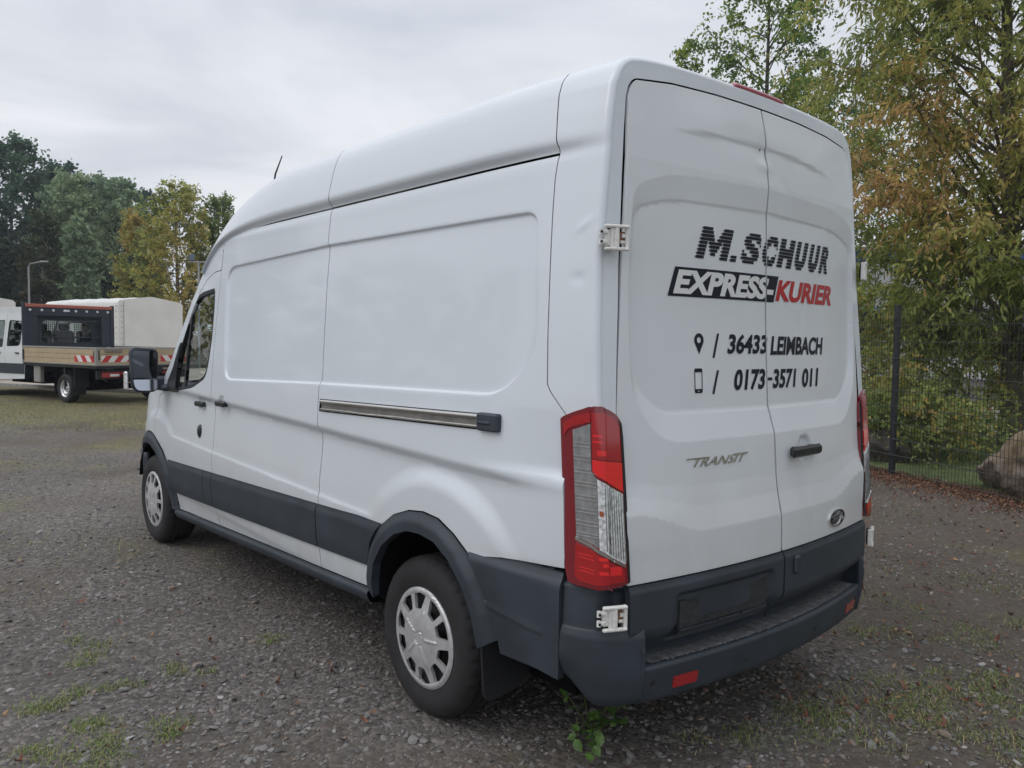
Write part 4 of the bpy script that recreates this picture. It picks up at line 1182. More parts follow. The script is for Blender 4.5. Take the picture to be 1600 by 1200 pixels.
gridp('bumper_corner', np.linspace(0, 1, 50), np.r_[np.linspace(0, .5, 8), np.linspace(.52, 1, 40)], block2, (-.7, -.7, 0), M_trim, van, thick=.03)
for sg in (1, -1):     # inner cheek of the corner piece
    b = MB(); b.prism([(.158, .46), (.30, .46), (.30, .60), (.165, .618), (.150, .56)], 0, .03, lambda u, v, d: (sg*(-.806 + d*.6), u, v)); b.build('bumper_cheek', M_trim, van)
ang = lambda x: .079 + .135*x*x
def stepf(x, a):
    # a: 0 inner top edge .. 1 underside
    y0 = ang(x)
    dy = np.interp(a, [0, .02, .30, .36, .42, .48, .80, .88, 1], [.150, .145, .012, .004, .0, .001, .016, .024, .10])
    z = np.interp(a, [0, .02, .30, .36, .42, .48, .80, .88, 1], [.485, .493, .497, .494, .486, .474, .372, .360, .352])
    rib = .0022*(np.abs(np.mod(x*16, 1) - .5) < .06)*((a > .03) & (a < .29))
    return np.stack([x, y0 + dy, z - rib], -1)
gridp('bumper_step', np.linspace(-.80, .80, 330), np.r_[np.linspace(0, .30, 8), np.linspace(.32, .50, 12), np.linspace(.55, 1, 8)], stepf, (0, -.7, .3), M_trim, van, both=False)
pad = lambda x, a: stepf(x, .03 + a*.26) + np.array([0, 0, .0022])
gridp('step_pad', np.linspace(-.735, .735, 420), np.linspace(0, 1, 6), lambda x, a: stepf(x, .035 + a*.25) + np.stack([0*x, 0*x, .002 + .0026*(np.abs(np.mod(x*15, 1) - .5) > .07) + .001*np.sin(x*260)], -1), (0, -.3, 1), M_plate_step, van, both=False)
for sg in (1, -1):
    b = MB()
    b.prism(round_poly([(-.058, .021), (.058, .021), (.058, -.021), (-.058, -.021)], .006, 3), -.004, .004, lambda u, v, d: tuple(stepf(np.array([(-.585 if sg > 0 else .665) + u]), np.array([.66 - v*3.2]))[0] + np.array([0, -d, 0])))
    b.build('bumper_reflector', M_red, van)
    for xx in (.735, .26):
        p = stepf(np.array([sg*-xx]), np.array([.60 if xx > .5 else .64]))[0]
        MB().lathe([(0, -.0025), (.010, -.0025), (.0115, .002)], 'y', p, 14).build('parking_sensor', M_black, van)
# ---------------------------------------------------------------- ground
CAM = np.array([-2.901, -1.592])
def ground_mat():
    m = bpy.data.materials.new('gravel_ground'); m.use_nodes = True
    nt = m.node_tree; L = nt.links.new; b = nt.nodes['Principled BSDF']
    def N(kind, **kw):
        n = nt.nodes.new(kind)
        for k, v in kw.items(): setattr(n, k, v)
        return n
    tc = N('ShaderNodeTexCoord'); P = tc.outputs['Object']
    def noise(sc, det=4, ro=.55, dist=0):
        n = N('ShaderNodeTexNoise'); n.inputs['Scale'].default_value = sc; n.inputs['Detail'].default_value = det
        n.inputs['Roughness'].default_value = ro; n.inputs['Distortion'].default_value = dist; L(P, n.inputs['Vector']); return n.outputs['Fac']
    def ramp(fac, *st):
        r = N('ShaderNodeValToRGB'); e = r.color_ramp.elements
        while len(e) < len(st): e.new(.5)
        for i, (p, c) in enumerate(st): e[i].position = p; e[i].color = (*c, 1)
        L(fac, r.inputs[0]); return r.outputs[0]
    def mix(f, a, c, bt='MIX'):
        n = N('ShaderNodeMix', data_type='RGBA', blend_type=bt)
        if isinstance(f, float): n.inputs[0].default_value = f
        else: L(f, n.inputs[0])
        L(a, n.inputs[6]); L(c, n.inputs[7]); return n.outputs[2]
    def mapr(f, a, c, d=0., e=1.):
        n = N('ShaderNodeMapRange'); n.inputs[1].default_value = a; n.inputs[2].default_value = c; n.inputs[3].default_value = d; n.inputs[4].default_value = e
        L(f, n.inputs[0]); return n.outputs[0]
    def math_(op, a, c):
        n = N('ShaderNodeMath', operation=op)
        for i, v in enumerate((a, c)):
            if isinstance(v, float): n.inputs[i].default_value = v
            else: L(v, n.inputs[i])
        return n.outputs[0]
    base = ramp(noise(.9, 6, .6), (.32, (0.098, 0.088, 0.081)), (.68, (0.149, 0.131, 0.120)))
    # stones in the surface
    v = N('ShaderNodeTexVoronoi'); v.inputs['Scale'].default_value = 46; L(P, v.inputs['Vector'])
    v2 = N('ShaderNodeTexVoronoi'); v2.inputs['Scale'].default_value = 110; L(P, v2.inputs['Vector'])
    sv = N('ShaderNodeSeparateColor'); L(v.outputs['Color'], sv.inputs[0])
    st = ramp(sv.outputs[0], (0., (0.073, 0.068, 0.067)), (.55, (0.146, 0.134, 0.126)), (.85, (0.225, 0.208, 0.196)), (1., (0.331, 0.310, 0.290)))
    base = mix(.55, base, st)
    fine = ramp(noise(160, 3, .7), (.3, (.55, .55, .55)), (.7, (1.45, 1.45, 1.45)))
    base = mix(.8, base, fine, 'MULTIPLY')
    sep = N('ShaderNodeSeparateXYZ'); L(P, sep.inputs[0])
    # brown dust patches, thickened on the right: tree shade put into the colour
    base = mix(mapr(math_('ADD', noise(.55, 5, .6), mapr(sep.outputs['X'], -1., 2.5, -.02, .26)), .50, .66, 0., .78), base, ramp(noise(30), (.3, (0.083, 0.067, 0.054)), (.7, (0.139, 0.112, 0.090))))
    base = mix(.75, base, ramp(noise(.28, 5, .6, .8), (.30, (.74, .73, .72)), (.70, (1.24, 1.23, 1.21))), 'MULTIPLY')
    # thin grass: more of it away from the van, towards the parked trucks
    far = math_('MULTIPLY', mapr(sep.outputs['Y'], 7., 19., 0., 1.), mapr(sep.outputs['X'], 12., 5., 0., 1.))
    gm = math_('ADD', noise(.42, 6, .62, .6), math_('MULTIPLY', far, .20))
    gm = math_('MULTIPLY', mapr(gm, .56, .68), mapr(noise(9, 5, .7), .38, .60))
    gcol = ramp(noise(2.2, 5), (.30, (0.128, 0.142, 0.038)), (.52, (0.176, 0.159, 0.061)), (.70, (0.257, 0.203, 0.101)))
    gcol = mix(.7, gcol, ramp(noise(60, 4, .7), (.3, (.5, .5, .5)), (.7, (1.5, 1.5, 1.5))), 'MULTIPLY')
    base = mix(gm, base, gcol)
    L(base, b.inputs['Base Color']); b.inputs['Roughness'].default_value = .92; b.inputs['Specular IOR Level'].default_value = .25
    h = math_('ADD', math_('MULTIPLY', v.outputs['Distance'], -.7), math_('MULTIPLY', noise(70, 5, .7), .8))
    bp = N('ShaderNodeBump'); bp.inputs['Strength'].default_value = .9; bp.inputs['Distance'].default_value = .012
    L(h, bp.inputs['Height']); L(bp.outputs[0], b.inputs['Normal'])
    return m
def ground_z(x, y):
    return (.012*np.sin(x*1.3 + .8*np.sin(y*.9)) + .010*np.sin(y*1.7 + 1.1*np.sin(x*.7)))*np.exp(-((np.hypot(x - 0, y - 3)/14)**2))
# fine grid near the van, one sheet out to the horizon
_gx = np.r_[-900, -300, -120, -60, -30, np.arange(-18, 24.1, .35), 34, 60, 120, 300, 900]
_gy = np.r_[-900, -300, -60, -25, np.arange(-10, 30.1, .35), 45, 80, 160, 400, 1200]
V_, F_ = grid_data(_gx, _gy, lambda x, y: np.stack([x, y, ground_z(x, y)], -1), (0, 0, 1))
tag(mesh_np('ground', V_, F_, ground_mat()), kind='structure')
# grass verge behind the fence, paved yard beyond it
FP = np.array([7.19, 2.854]); FD = np.array([-.428, -.904]); FNv = np.array([.904, -.428])      # fence post, run towards the camera side, outwards
def fpt(a, d, z=0.): p = FP + FD*a + FNv*d; return (p[0], p[1], z)
def strip_sheet(name, a0, a1, d0, d1, z, m, nx=30, ny=12):
    V, F = grid_data(np.linspace(a0, a1, nx), np.linspace(d0, d1, ny), lambda a, d: np.stack([FP[0] + FD[0]*a + FNv[0]*d, FP[1] + FD[1]*a + FNv[1]*d, ground_z(FP[0] + FD[0]*a + FNv[0]*d, FP[1] + FD[1]*a + FNv[1]*d) + z], -1), (0, 0, 1))
    return tag(mesh_np(name, V, F, m), kind='structure')
strip_sheet('grass_verge', -34, 34, .10, 30., .006, mat('verge_soil', (.085, .11, .04), rough=.95, noise=(3.5, .5, 6), bump=(30, .5)), 80, 40)
YD = np.array([math.sin(math.radians(64)), math.cos(math.radians(64))]); YR = np.array([YD[1], -YD[0]])      # away from the fence, to the right
def ypt(a, d, z=0.): p = CAM + YD*d + YR*a; return (p[0], p[1], z)
def in_yard(xy): return (xy - CAM) @ YD > 16.0
V_, F_ = grid_data(np.linspace(-30, 40, 40), np.linspace(16.4, 46, 12), lambda a, d: np.stack([CAM[0] + YD[0]*d + YR[0]*a, CAM[1] + YD[1]*d + YR[1]*a, ground_z(CAM[0] + YD[0]*d + YR[0]*a, CAM[1] + YD[1]*d + YR[1]*a)*0 + .022], -1), (0, 0, 1))
tag(mesh_np('yard_paving', V_, F_, mat('pale_paving', (.40, .345, .29), rough=.9, noise=(1.6, .22, 7), bump=(40, .2))), kind='structure')
b = MB()
for k in range(60): b.box(ypt(-25 + k, 16.33, .03), (.985, .14, .15), Matrix.Rotation(math.atan2(YR[1], YR[0]), 3, 'Z'), .01)
tag(b.build('kerb', mat('kerb_concrete', (.30, .29, .27), rough=.9, noise=(6, .2))), kind='structure')

# ---------------------------------------------------------------- loose gravel
def icos():
    t = (1 + 5**.5)/2
    V = np.array([(-1, t, 0), (1, t, 0), (-1, -t, 0), (1, -t, 0), (0, -1, t), (0, 1, t), (0, -1, -t), (0, 1, -t), (t, 0, -1), (t, 0, 1), (-t, 0, -1), (-t, 0, 1)])/np.hypot(1, t)
    F = np.array([(0, 11, 5), (0, 5, 1), (0, 1, 7), (0, 7, 10), (0, 10, 11), (1, 5, 9), (5, 11, 4), (11, 10, 2), (10, 7, 6), (7, 1, 8), (3, 9, 4), (3, 4, 2), (3, 2, 6), (3, 6, 8), (3, 8, 9), (4, 9, 5), (2, 4, 11), (6, 2, 10), (8, 6, 7), (9, 8, 1)])
    return V, F
IV, IF = icos()
def rand_rot(n, tilt):
    a = rng.uniform(0, 2*PI, n); b_ = rng.normal(0, tilt, n); c = rng.normal(0, tilt, n)
    ca, sa, cb, sb, cc, sc = np.cos(a), np.sin(a), np.cos(b_), np.sin(b_), np.cos(c), np.sin(c)
    Z = np.zeros(n); O = np.ones(n)
    Rz = np.stack([ca, -sa, Z, sa, ca, Z, Z, Z, O], -1).reshape(n, 3, 3)
    Rx = np.stack([O, Z, Z, Z, cb, -sb, Z, sb, cb], -1).reshape(n, 3, 3)
    Ry = np.stack([cc, Z, sc, Z, O, Z, -sc, Z, cc], -1).reshape(n, 3, 3)
    return Rz @ Rx @ Ry
def stones(xy, size, flat=(.25, .6)):
    n = len(xy)
    sc = np.stack([rng.uniform(.8, 1.3, n), rng.uniform(.6, 1., n), rng.uniform(*flat, n)], -1)*size[:, None]/2
    V = IV[None]*rng.uniform(.72, 1.2, (n, 12, 1))*sc[:, None]
    V = np.einsum('nij,nkj->nki', rand_rot(n, .25), V)
    z = ground_z(xy[:, 0], xy[:, 1]) + sc[:, 2]*rng.uniform(-.1, .6, n)
    V += np.concatenate([xy, z[:, None]], 1)[:, None]
    F = IF[None] + (np.arange(n)*12)[:, None, None]
    return V.reshape(-1, 3), F.reshape(-1, 3)
def under_van(xy):
    return (np.abs(xy[:, 0]) < .9) & (xy[:, 1] > .3) & (xy[:, 1] < 5.4)
n = 70000
r = 2.0 + 11*rng.random(n)**1.7; a = np.radians(rng.uniform(-6, 90, n))
xy = np.stack([CAM[0] + r*np.sin(a), CAM[1] + r*np.cos(a)], -1)
dens = np.sin(xy[:, 0]*1.9 + np.sin(xy[:, 1]*1.3)*1.5)*np.sin(xy[:, 1]*1.6 + 1) + rng.normal(0, .55, n)
d_f = (xy - FP) @ FNv
keep = (dens > -.30) & (d_f < -.1)
xy = xy[keep]; r = r[keep]
size = np.clip(rng.lognormal(math.log(.0150), .50, len(xy)), .006, .055)
size = np.where(r > 6, np.maximum(size, .012), size)
V_, F_ = stones(xy, size)
GM = [mat('stone_grey', (.20, .19, .183), rough=.85), mat('stone_dark', (.105, .101, .10), rough=.85), mat('stone_light', (.34, .33, .32), rough=.85), mat('stone_brown', (.21, .165, .135), rough=.85)]
fm = np.repeat(rng.choice(4, len(xy), p=[.52, .36, .035, .085]), 20)
g = mesh_np('gravel', V_, F_, GM, smooth=False, fmat=fm); tag(g, kind='stuff')

# single stones one can pick out
for lab, x, y, s, m in (('pale tan stone lying in the front left gravel', -1.93, .99, .060, (.30, .25, .18)), ('small sandy stone near the left edge of the gravel', -2.30, 1.42, .050, (.33, .27, .19)),
                        ('grey chunk of stone in the gravel left of the rear wheel', -1.05, 1.9, .055, (.14, .135, .13))):
    V_, F_ = stones(np.array([[x, y]]), np.array([s]), (.6, .8)); V_[:, 2] += .01
    tag(mesh_np('stone', V_, F_, mat('loose_stone', m, rough=.9, noise=(60, .25), bump=(90, .4)), smooth=False), lab, 'stone', 'larger loose stones on the gravel')

# ---------------------------------------------------------------- grass
G_COL = [(.10, .155, .032), (.14, .20, .045), (.24, .22, .09), (.34, .28, .15)]
GMATS = [mat('grass_blade', c, rough=.7) for c in G_COL]
def blades(xy, ln, spread, cols, lie=.5):
    n = len(xy)
    a = rng.uniform(0, 2*PI, n); el = np.clip(rng.normal(.75, .35, n)*(1 - lie) + .15, .05, 1.4)
    d = np.stack([np.cos(a)*np.cos(el), np.sin(a)*np.cos(el), np.sin(el)], -1)
    s = np.stack([-np.sin(a), np.cos(a), 0*a], -1)*(.0010 + .0010*rng.random(n))[:, None]
    z = ground_z(xy[:, 0], xy[:, 1]); o = np.concatenate([xy, z[:, None]], 1)
    m = o + d*ln[:, None]*.55 + np.array([0, 0, .006]); t = o + d*ln[:, None] + np.array([0, 0, 0])*ln[:, None] - np.array([0, 0, .25])*ln[:, None]*np.cos(el)[:, None]*.4
    t[:, 2] = np.maximum(t[:, 2], z + .004)
    V = np.stack([o - s, o + s, m + s*.8, m - s*.8, t], 1).reshape(-1, 3)
    k = np.arange(n)*5
    F = np.concatenate([np.stack([k, k+1, k+2], -1), np.stack([k, k+2, k+3], -1), np.stack([k+3, k+2, k+4], -1)])
    fm = np.tile(rng.choice(len(G_COL), n, p=cols), 3)
    return V, F, fm
patches = [(195, 950, .10, 240), (80, 1066, .12, 300), (72, 1130, .11, 260), (118, 1170, .15, 380), (250, 1128, .10, 220), (277, 1028, .07, 130), (170, 1032, .07, 120), (435, 972, .06, 90), (178, 985, .05, 70)]
PATCH = [(-1.86, 2.9, .15, 420), (-2.18, 2.30, .15, 480), (-2.10, 1.98, .13, 400), (-2.16, 1.72, .17, 520), (-1.80, 1.80, .12, 300), (-1.62, 2.3, .10, 200), (-1.93, 2.36, .09, 160), (-1.13, 2.5, .09, 120),
         (-2.35, 1.9, .12, 180), (.42, .06, .30, 900), (.62, -.10, .26, 800), (.20, .13, .22, 500), (.88, .02, .2, 420), (.95, -.26, .22, 560), (1.15, -.33, .24, 600), (1.32, -.2, .2, 420), (.55, -.42, .24, 520), (.78, -.48, .2, 420),
         (1.45, .42, .22, 380), (1.9, .1, .24, 360), (2.3, -.05, .25, 380), (2.2, .75, .3, 360), (1.75, -.38, .2, 300), (3.1, .5, .35, 420), (2.9, 1.3, .3, 300), (-.5, .70, .06, 60), (-.2, .35, .12, 120), (-.05, .16, .16, 220)]
PV, PF, PM = [], [], []; o = 0
def addb(xy, ln, cols, lie=.5):
    global o
    V, F, fm = blades(xy, ln, .1, cols, lie); PV.append(V); PF.append(F + o); PM.append(fm); o += len(V)
for x, y, rr, n in PATCH:
    green = x < -1 or rng.random() < .5
    for k in range(4):
        c = np.array([x, y]) + rng.normal(0, rr*.42, 2)
        m = int(n*(.26 if x < -1 else .20))
        xy = c + rng.normal(0, rr*.30, (m, 2))
        addb(xy, rng.uniform(.012, .042, m), [.30, .40, .20, .10] if green else [.22, .30, .30, .18])
# scattered thin grass over the left and far ground
n = 26000
r = 5.5 + 17*rng.random(n)**.9; a = np.radians(rng.uniform(2, 40, n)); xy = np.stack([CAM[0] + r*np.sin(a), CAM[1] + r*np.cos(a)], -1)
q = np.sin(xy[:, 0]*1.1 + 1.5*np.sin(xy[:, 1]*.55)) * np.sin(xy[:, 1]*.8 + xy[:, 0]*.4 + 2) + .6*np.sin(xy[:, 0]*3.1 + xy[:, 1]*2.3) + rng.normal(0, .25, n) + (r > 17)*.6
xy = xy[q > .55]; addb(xy, rng.uniform(.03, .10, len(xy)), [.20, .34, .30, .16])
n = 30000; r = 15 + 9*rng.random(n); a = np.radians(rng.uniform(6, 36, n)); xy = np.stack([CAM[0] + r*np.sin(a), CAM[1] + r*np.cos(a)], -1)
addb(xy, rng.uniform(.04, .12, n), [.18, .24, .36, .22])
n = 5000; xy = np.stack([rng.uniform(-.5, 6, n), rng.uniform(-1.5, 3, n)], -1)
q = np.sin(xy[:, 0]*2.3 + 1.5*np.sin(xy[:, 1]*1.9)) * np.sin(xy[:, 1]*2.8 + xy[:, 0]*.9 + 2) + rng.normal(0, .2, n)
xy = xy[(q > .45) & ((xy - FP) @ FNv < -.2)]; addb(xy, rng.uniform(.02, .06, len(xy)), [.25, .35, .25, .15])
# taller grass on the verge
n = 34000; a_ = rng.uniform(-6, 12, n); d_ = rng.uniform(.05, 9, n)
xy = FP + FD*a_[:, None] + FNv*d_[:, None]
k = (rng.random(n) < .55 + .45*np.sin(a_*1.7 + d_)) & ~in_yard(xy); xy = xy[k]; addb(xy, rng.uniform(.10, .34, len(xy)), [.48, .40, .08, .04], lie=.1)
g = mesh_np('grass', np.concatenate(PV), np.concatenate(PF), GMATS, smooth=False, fmat=np.concatenate(PM)); tag(g, kind='stuff')

# ---------------------------------------------------------------- fallen leaves
def leaf_litter(xy, size, lift):
    n = len(xy)
    T = np.array([(-.5, 0, .10), (-.2, .20, .02), (.25, .17, .05), (.5, 0, .16), (.25, -.17, .0), (-.2, -.20, .06), (0, 0, 0)])
    V = T[None]*size[:, None, None]*rng.uniform(.7, 1.3, (n, 1, 3))
    V[:, :, 2] *= rng.uniform(.8, 4.5, (n, 1))
    V = np.einsum('nij,nkj->nki', rand_rot(n, .3), V)
    z = ground_z(xy[:, 0], xy[:, 1]) + lift
    V += np.concatenate([xy, z[:, None]], 1)[:, None]
    f = np.array([(6, 0, 5), (6, 5, 4), (6, 4, 3), (6, 3, 2), (6, 2, 1), (6, 1, 0)])
    return V.reshape(-1, 3), (f[None] + (np.arange(n)*7)[:, None, None]).reshape(-1, 3)
n = 15000
a_ = rng.uniform(-4, 5.5, n); d_ = -np.abs(rng.normal(0, .42, n)) + .25
xy1 = FP + FD*a_[:, None] + FNv*d_[:, None]
n = 1500
a_ = rng.uniform(-3, 6, n); d_ = -rng.exponential(1.1, n)
xy2 = FP + FD*a_[:, None] + FNv*d_[:, None]
n = 420; xy3 = np.stack([rng.uniform(-.3, 4, n), rng.uniform(-1.2, 2.4, n)], -1)
c_ = np.array([[.7, -.05], [.95, -.3], [1.6, .35], [1.9, .95], [2.6, .6], [.45, .15]])
xy4 = np.concatenate([c + rng.normal(0, .14, (26, 2)) for c in c_])
n = 60; xy5 = np.stack([rng.uniform(-2.6, -1., n), rng.uniform(1., 4, n)], -1)
xy = np.concatenate([xy1, xy2, xy3, xy4, xy5])
size = rng.uniform(.016, .050, len(xy))
V_, F_ = leaf_litter(xy, size, rng.uniform(.004, .022, len(xy)))
LM = [mat('dry_leaf_brown', (.17, .085, .05), rough=.8), mat('dry_leaf_red', (.18, .075, .045), rough=.8), mat('dry_leaf_tan', (.33, .21, .12), rough=.8), mat('dry_leaf_dark', (.075, .042, .027), rough=.8)]
g = mesh_np('fallen_leaves', V_, F_, LM, smooth=False, fmat=np.repeat(rng.choice(4, len(xy), p=[.40, .27, .13, .20]), 6)); tag(g, kind='stuff')

# ---------------------------------------------------------------- weed by the rear bumper
wd = empty('weed_plant', (-.52, .66, 0)); tag(wd, 'leafy green weed growing up under the rear corner of the van', 'plant')
b = MB(); LV, LF = [], []; nl = 0
T = np.array([(0, 0, 0), (.22, .32, .03), (.6, .34, .02), (1, 0, -.12), (.6, -.34, .02), (.22, -.32, .03), (.5, 0, -.03)])
tf = np.array([(6, 0, 5), (6, 5, 4), (6, 4, 3), (6, 3, 2), (6, 2, 1), (6, 1, 0)])
rr = np.random.default_rng(5)
for k in range(12):
    a = rr.uniform(0, 2*PI) if k < 6 else rr.uniform(math.radians(200), math.radians(265)); L_ = rr.uniform(.16, .36); el = rr.uniform(.5, 1.25) if k < 6 else rr.uniform(.12, .8)
    tip = np.array([math.cos(a)*math.cos(el)*L_, math.sin(a)*math.cos(el)*L_, math.sin(el)*L_])
    mid = tip*.5 + np.array([0, 0, .03]); b.tube([(0, 0, 0), mid, tip], [.003, .0022, .0012], 5)
    for j in range(6):
        q = .3 + .7*j/5; p = tip*q + np.array([0, 0, .03])*math.sin(q*PI); an = rr.uniform(0, 2*PI); s = rr.uniform(.028, .058)
        R = np.array(Euler((rr.normal(0, .5), rr.normal(.25, .4), an)).to_matrix())
        LV.append((T*s) @ R.T + p); LF.append(tf + nl); nl += 7
b.build('stem', mat('weed_stem', (.09, .11, .035), rough=.6), wd)
mesh_np('foliage', np.concatenate(LV), np.concatenate(LF), mat('weed_leaf', (.075, .15, .028), rough=.5, noise=(40, .3)), wd, smooth=False)

# ---------------------------------------------------------------- fence
M_fence = mat('fence_coating', (.018, .021, .026), rough=.45)
M_wire = mat('fence_wire', (.028, .034, .033), rough=.5)
fence = empty('mesh_fence', fpt(0, 0), 0); tag(fence, 'dark double wire mesh fence with a square steel post beside the van', 'fence')
fl = lambda a, d, z: tuple(np.array(fpt(a, d, z)) - np.array(fpt(0, 0, 0)))
for k in (-1, 0, 1):
    b = MB(); R = Matrix.Rotation(math.atan2(-FD[0], FD[1]), 3, 'Z')
    b.box(fl(k*2.51, 0, 1.04), (.062, .062, 2.14), R, .006).box(fl(k*2.51, 0, 2.115), (.066, .066, .014), R, .004)
    for z in (.25, .85, 1.45, 1.95): b.box(fl(k*2.51, -.038, z), (.014, .05, .035), R, .003)
    b.build('post', M_fence, fence)
for k in (-2, -1, 0, 1):
    b = MB(); a0 = k*2.51 + .035; a1 = (k+1)*2.51 - .035
    for i in range(50):
        a = a0 + (a1 - a0)*(i + .5)/50; b.tube([fl(a, -.045, .03), fl(a, -.045, 2.06)], .0028, 4, cap=False)
    for z in np.arange(.06, 2.05, .2):
        b.tube([fl(a0, -.039, z), fl(a1, -.039, z)], .0035, 4, cap=False).tube([fl(a0, -.051, z), fl(a1, -.051, z)], .0035, 4, cap=False)
    tag(b.build('mesh_panel', M_wire, fence), kind='stuff')

# ---------------------------------------------------------------- boulders
def boulder(name, lab, loc, size, seed, mats_, fm=None, group=None):
    rs = np.random.default_rng(seed)
    bm = bmesh.new(); bmesh.ops.create_icosphere(bm, subdivisions=5, radius=1)
    V = np.array([v.co[:] for v in bm.verts]); F = np.array([[v.index for v in f.verts] for f in bm.faces]); bm.free()
    D = V.copy()
    for _ in range(16):       # flat facets
        nrm = rs.normal(0, 1, 3); nrm /= np.linalg.norm(nrm); h = rs.uniform(.55, .9)
        e = D @ nrm - h; D -= np.where(e > 0, e*.9, 0)[:, None]*nrm
    for fr, am in ((3, .05), (7, .025), (16, .014), (34, .006)):
        ph = rs.uniform(0, 6, (3, 3)); w = rs.normal(0, fr, (3, 3))
        D += V*(am*sum(np.sin(V @ w[i] + ph[i, 0]) for i in range(3)))[:, None]
    D *= np.array(size)
    o = mesh_np(name, D, F, mats_, smooth=True, loc=loc); return tag(o, lab, 'boulder', group)
def lichen_rock():
    m = mat('rock', (.22, .185, .15), rough=.95, bump=(9, .6)); nt = m.node_tree; b_ = nt.nodes['Principled BSDF']
    tc = nt.nodes.new('ShaderNodeTexCoord'); n = nt.nodes.new('ShaderNodeTexNoise'); n.inputs['Scale'].default_value = 5; n.inputs['Detail'].default_value = 8; n.inputs['Roughness'].default_value = .7
    nt.links.new(tc.outputs['Object'], n.inputs['Vector'])
    r = nt.nodes.new('ShaderNodeValToRGB'); e = r.color_ramp.elements; e.new(.5)
    for i, (p, c) in enumerate(((.36, (.07, .052, .044)), (.48, (.20, .155, .125)), (.62, (.34, .29, .255)))): e[i].position = p; e[i].color = (*c, 1)
    nt.links.new(n.outputs['Fac'], r.inputs[0])
    # yellow lichen settled on the upper part
    s = nt.nodes.new('ShaderNodeSeparateXYZ'); nt.links.new(tc.outputs['Object'], s.inputs[0])
    n2 = nt.nodes.new('ShaderNodeTexNoise'); n2.inputs['Scale'].default_value = 7; n2.inputs['Detail'].default_value = 6; nt.links.new(tc.outputs['Object'], n2.inputs['Vector'])
    ad = nt.nodes.new('ShaderNodeMath'); ad.operation = 'MULTIPLY_ADD'; ad.inputs[1].default_value = .7; nt.links.new(n2.outputs['Fac'], ad.inputs[0]); nt.links.new(s.outputs['Z'], ad.inputs[2])
    mr = nt.nodes.new('ShaderNodeMapRange'); mr.inputs[1].default_value = .50; mr.inputs[2].default_value = .72; mr.inputs[4].default_value = .6; nt.links.new(ad.outputs[0], mr.inputs[0])
    mx = nt.nodes.new('ShaderNodeMix'); mx.data_type = 'RGBA'; mx.inputs[7].default_value = (.20, .145, .06, 1)
    nt.links.new(mr.outputs[0], mx.inputs[0]); nt.links.new(r.outputs[0], mx.inputs[6]); nt.links.new(mx.outputs[2], b_.inputs['Base Color'])
    return m
boulder('boulder', 'large pale boulder with yellow lichen behind the wire fence', fpt(1.75, 1.0, .18), (.88, 1.30, .98), 12, lichen_rock(), group='boulders along the fence')
boulder('boulder', 'small dark boulder behind the fence between van and post', fpt(-1.15, .75, .10), (.34, .40, .40), 8, mat('dark_rock', (.075, .062, .055), rough=.95, noise=(6, .4, 7), bump=(10, .6)), group='boulders along the fence')
# ---------------------------------------------------------------- trees
_lm = {}
def leaf_mat(col, name='leaf'):
    key = tuple(col)
    if key in _lm: return _lm[key]
    m = bpy.data.materials.new(name); m.use_nodes = True; nt = m.node_tree; nt.nodes.clear()
    out = nt.nodes.new('ShaderNodeOutputMaterial'); mx = nt.nodes.new('ShaderNodeMixShader'); mx.inputs[0].default_value = .5
    d = nt.nodes.new('ShaderNodeBsdfPrincipled'); d.inputs['Roughness'].default_value = .55; d.inputs['Specular IOR Level'].default_value = .3
    t = nt.nodes.new('ShaderNodeBsdfTranslucent')
    tc = nt.nodes.new('ShaderNodeTexCoord'); n = nt.nodes.new('ShaderNodeTexNoise'); n.inputs['Scale'].default_value = 2.3; n.inputs['Detail'].default_value = 5
    nt.links.new(tc.outputs['Object'], n.inputs['Vector'])
    mp = nt.nodes.new('ShaderNodeMapRange'); mp.inputs[1].default_value = .3; mp.inputs[2].default_value = .7; mp.inputs[3].default_value = .62; mp.inputs[4].default_value = 1.4
    nt.links.new(n.outputs['Fac'], mp.inputs[0])
    v = nt.nodes.new('ShaderNodeVectorMath'); v.operation = 'SCALE'; v.inputs[0].default_value = col
    nt.links.new(mp.outputs[0], v.inputs['Scale'])
    nt.links.new(v.outputs[0], d.inputs['Base Color']); nt.links.new(v.outputs[0], t.inputs[0])
    nt.links.new(d.outputs[0], mx.inputs[1]); nt.links.new(t.outputs[0], mx.inputs[2]); nt.links.new(mx.outputs[0], out.inputs[0])
    _lm[key] = m; return m
M_bark = mat('bark', (.15, .125, .10), rough=.95, noise=(7, .45, 7), bump=(30, .8))
M_barkd = mat('dark_bark', (.075, .066, .056), rough=.95, noise=(7, .4, 6))
M_birch = mat('birch_bark', (.34, .32, .29), rough=.85, noise=(3, .5, 7))

def leaves_mesh(name, parent, O, D, N, size, wid, mats, fm):
    """diamond leaves: origin O, direction D, face normal N"""
    S = np.cross(D, N); S /= np.linalg.norm(S, axis=1)[:, None] + 1e-9
    N = np.cross(S, D)
    L = size[:, None]; W = (size*wid)[:, None]
    V = np.stack([O, O + D*L*.45 + S*W*.5 + N*W*.12, O + D*L, O + D*L*.45 - S*W*.5 + N*W*.12], 1).reshape(-1, 3)
    k = np.arange(len(O))*4
    F = np.stack([k, k+1, k+2, k+3], -1)
    return mesh_np(name, V, F, mats, parent, smooth=False, fmat=fm)
def unit(v): return v/(np.linalg.norm(v, axis=-1)[..., None] + 1e-9)

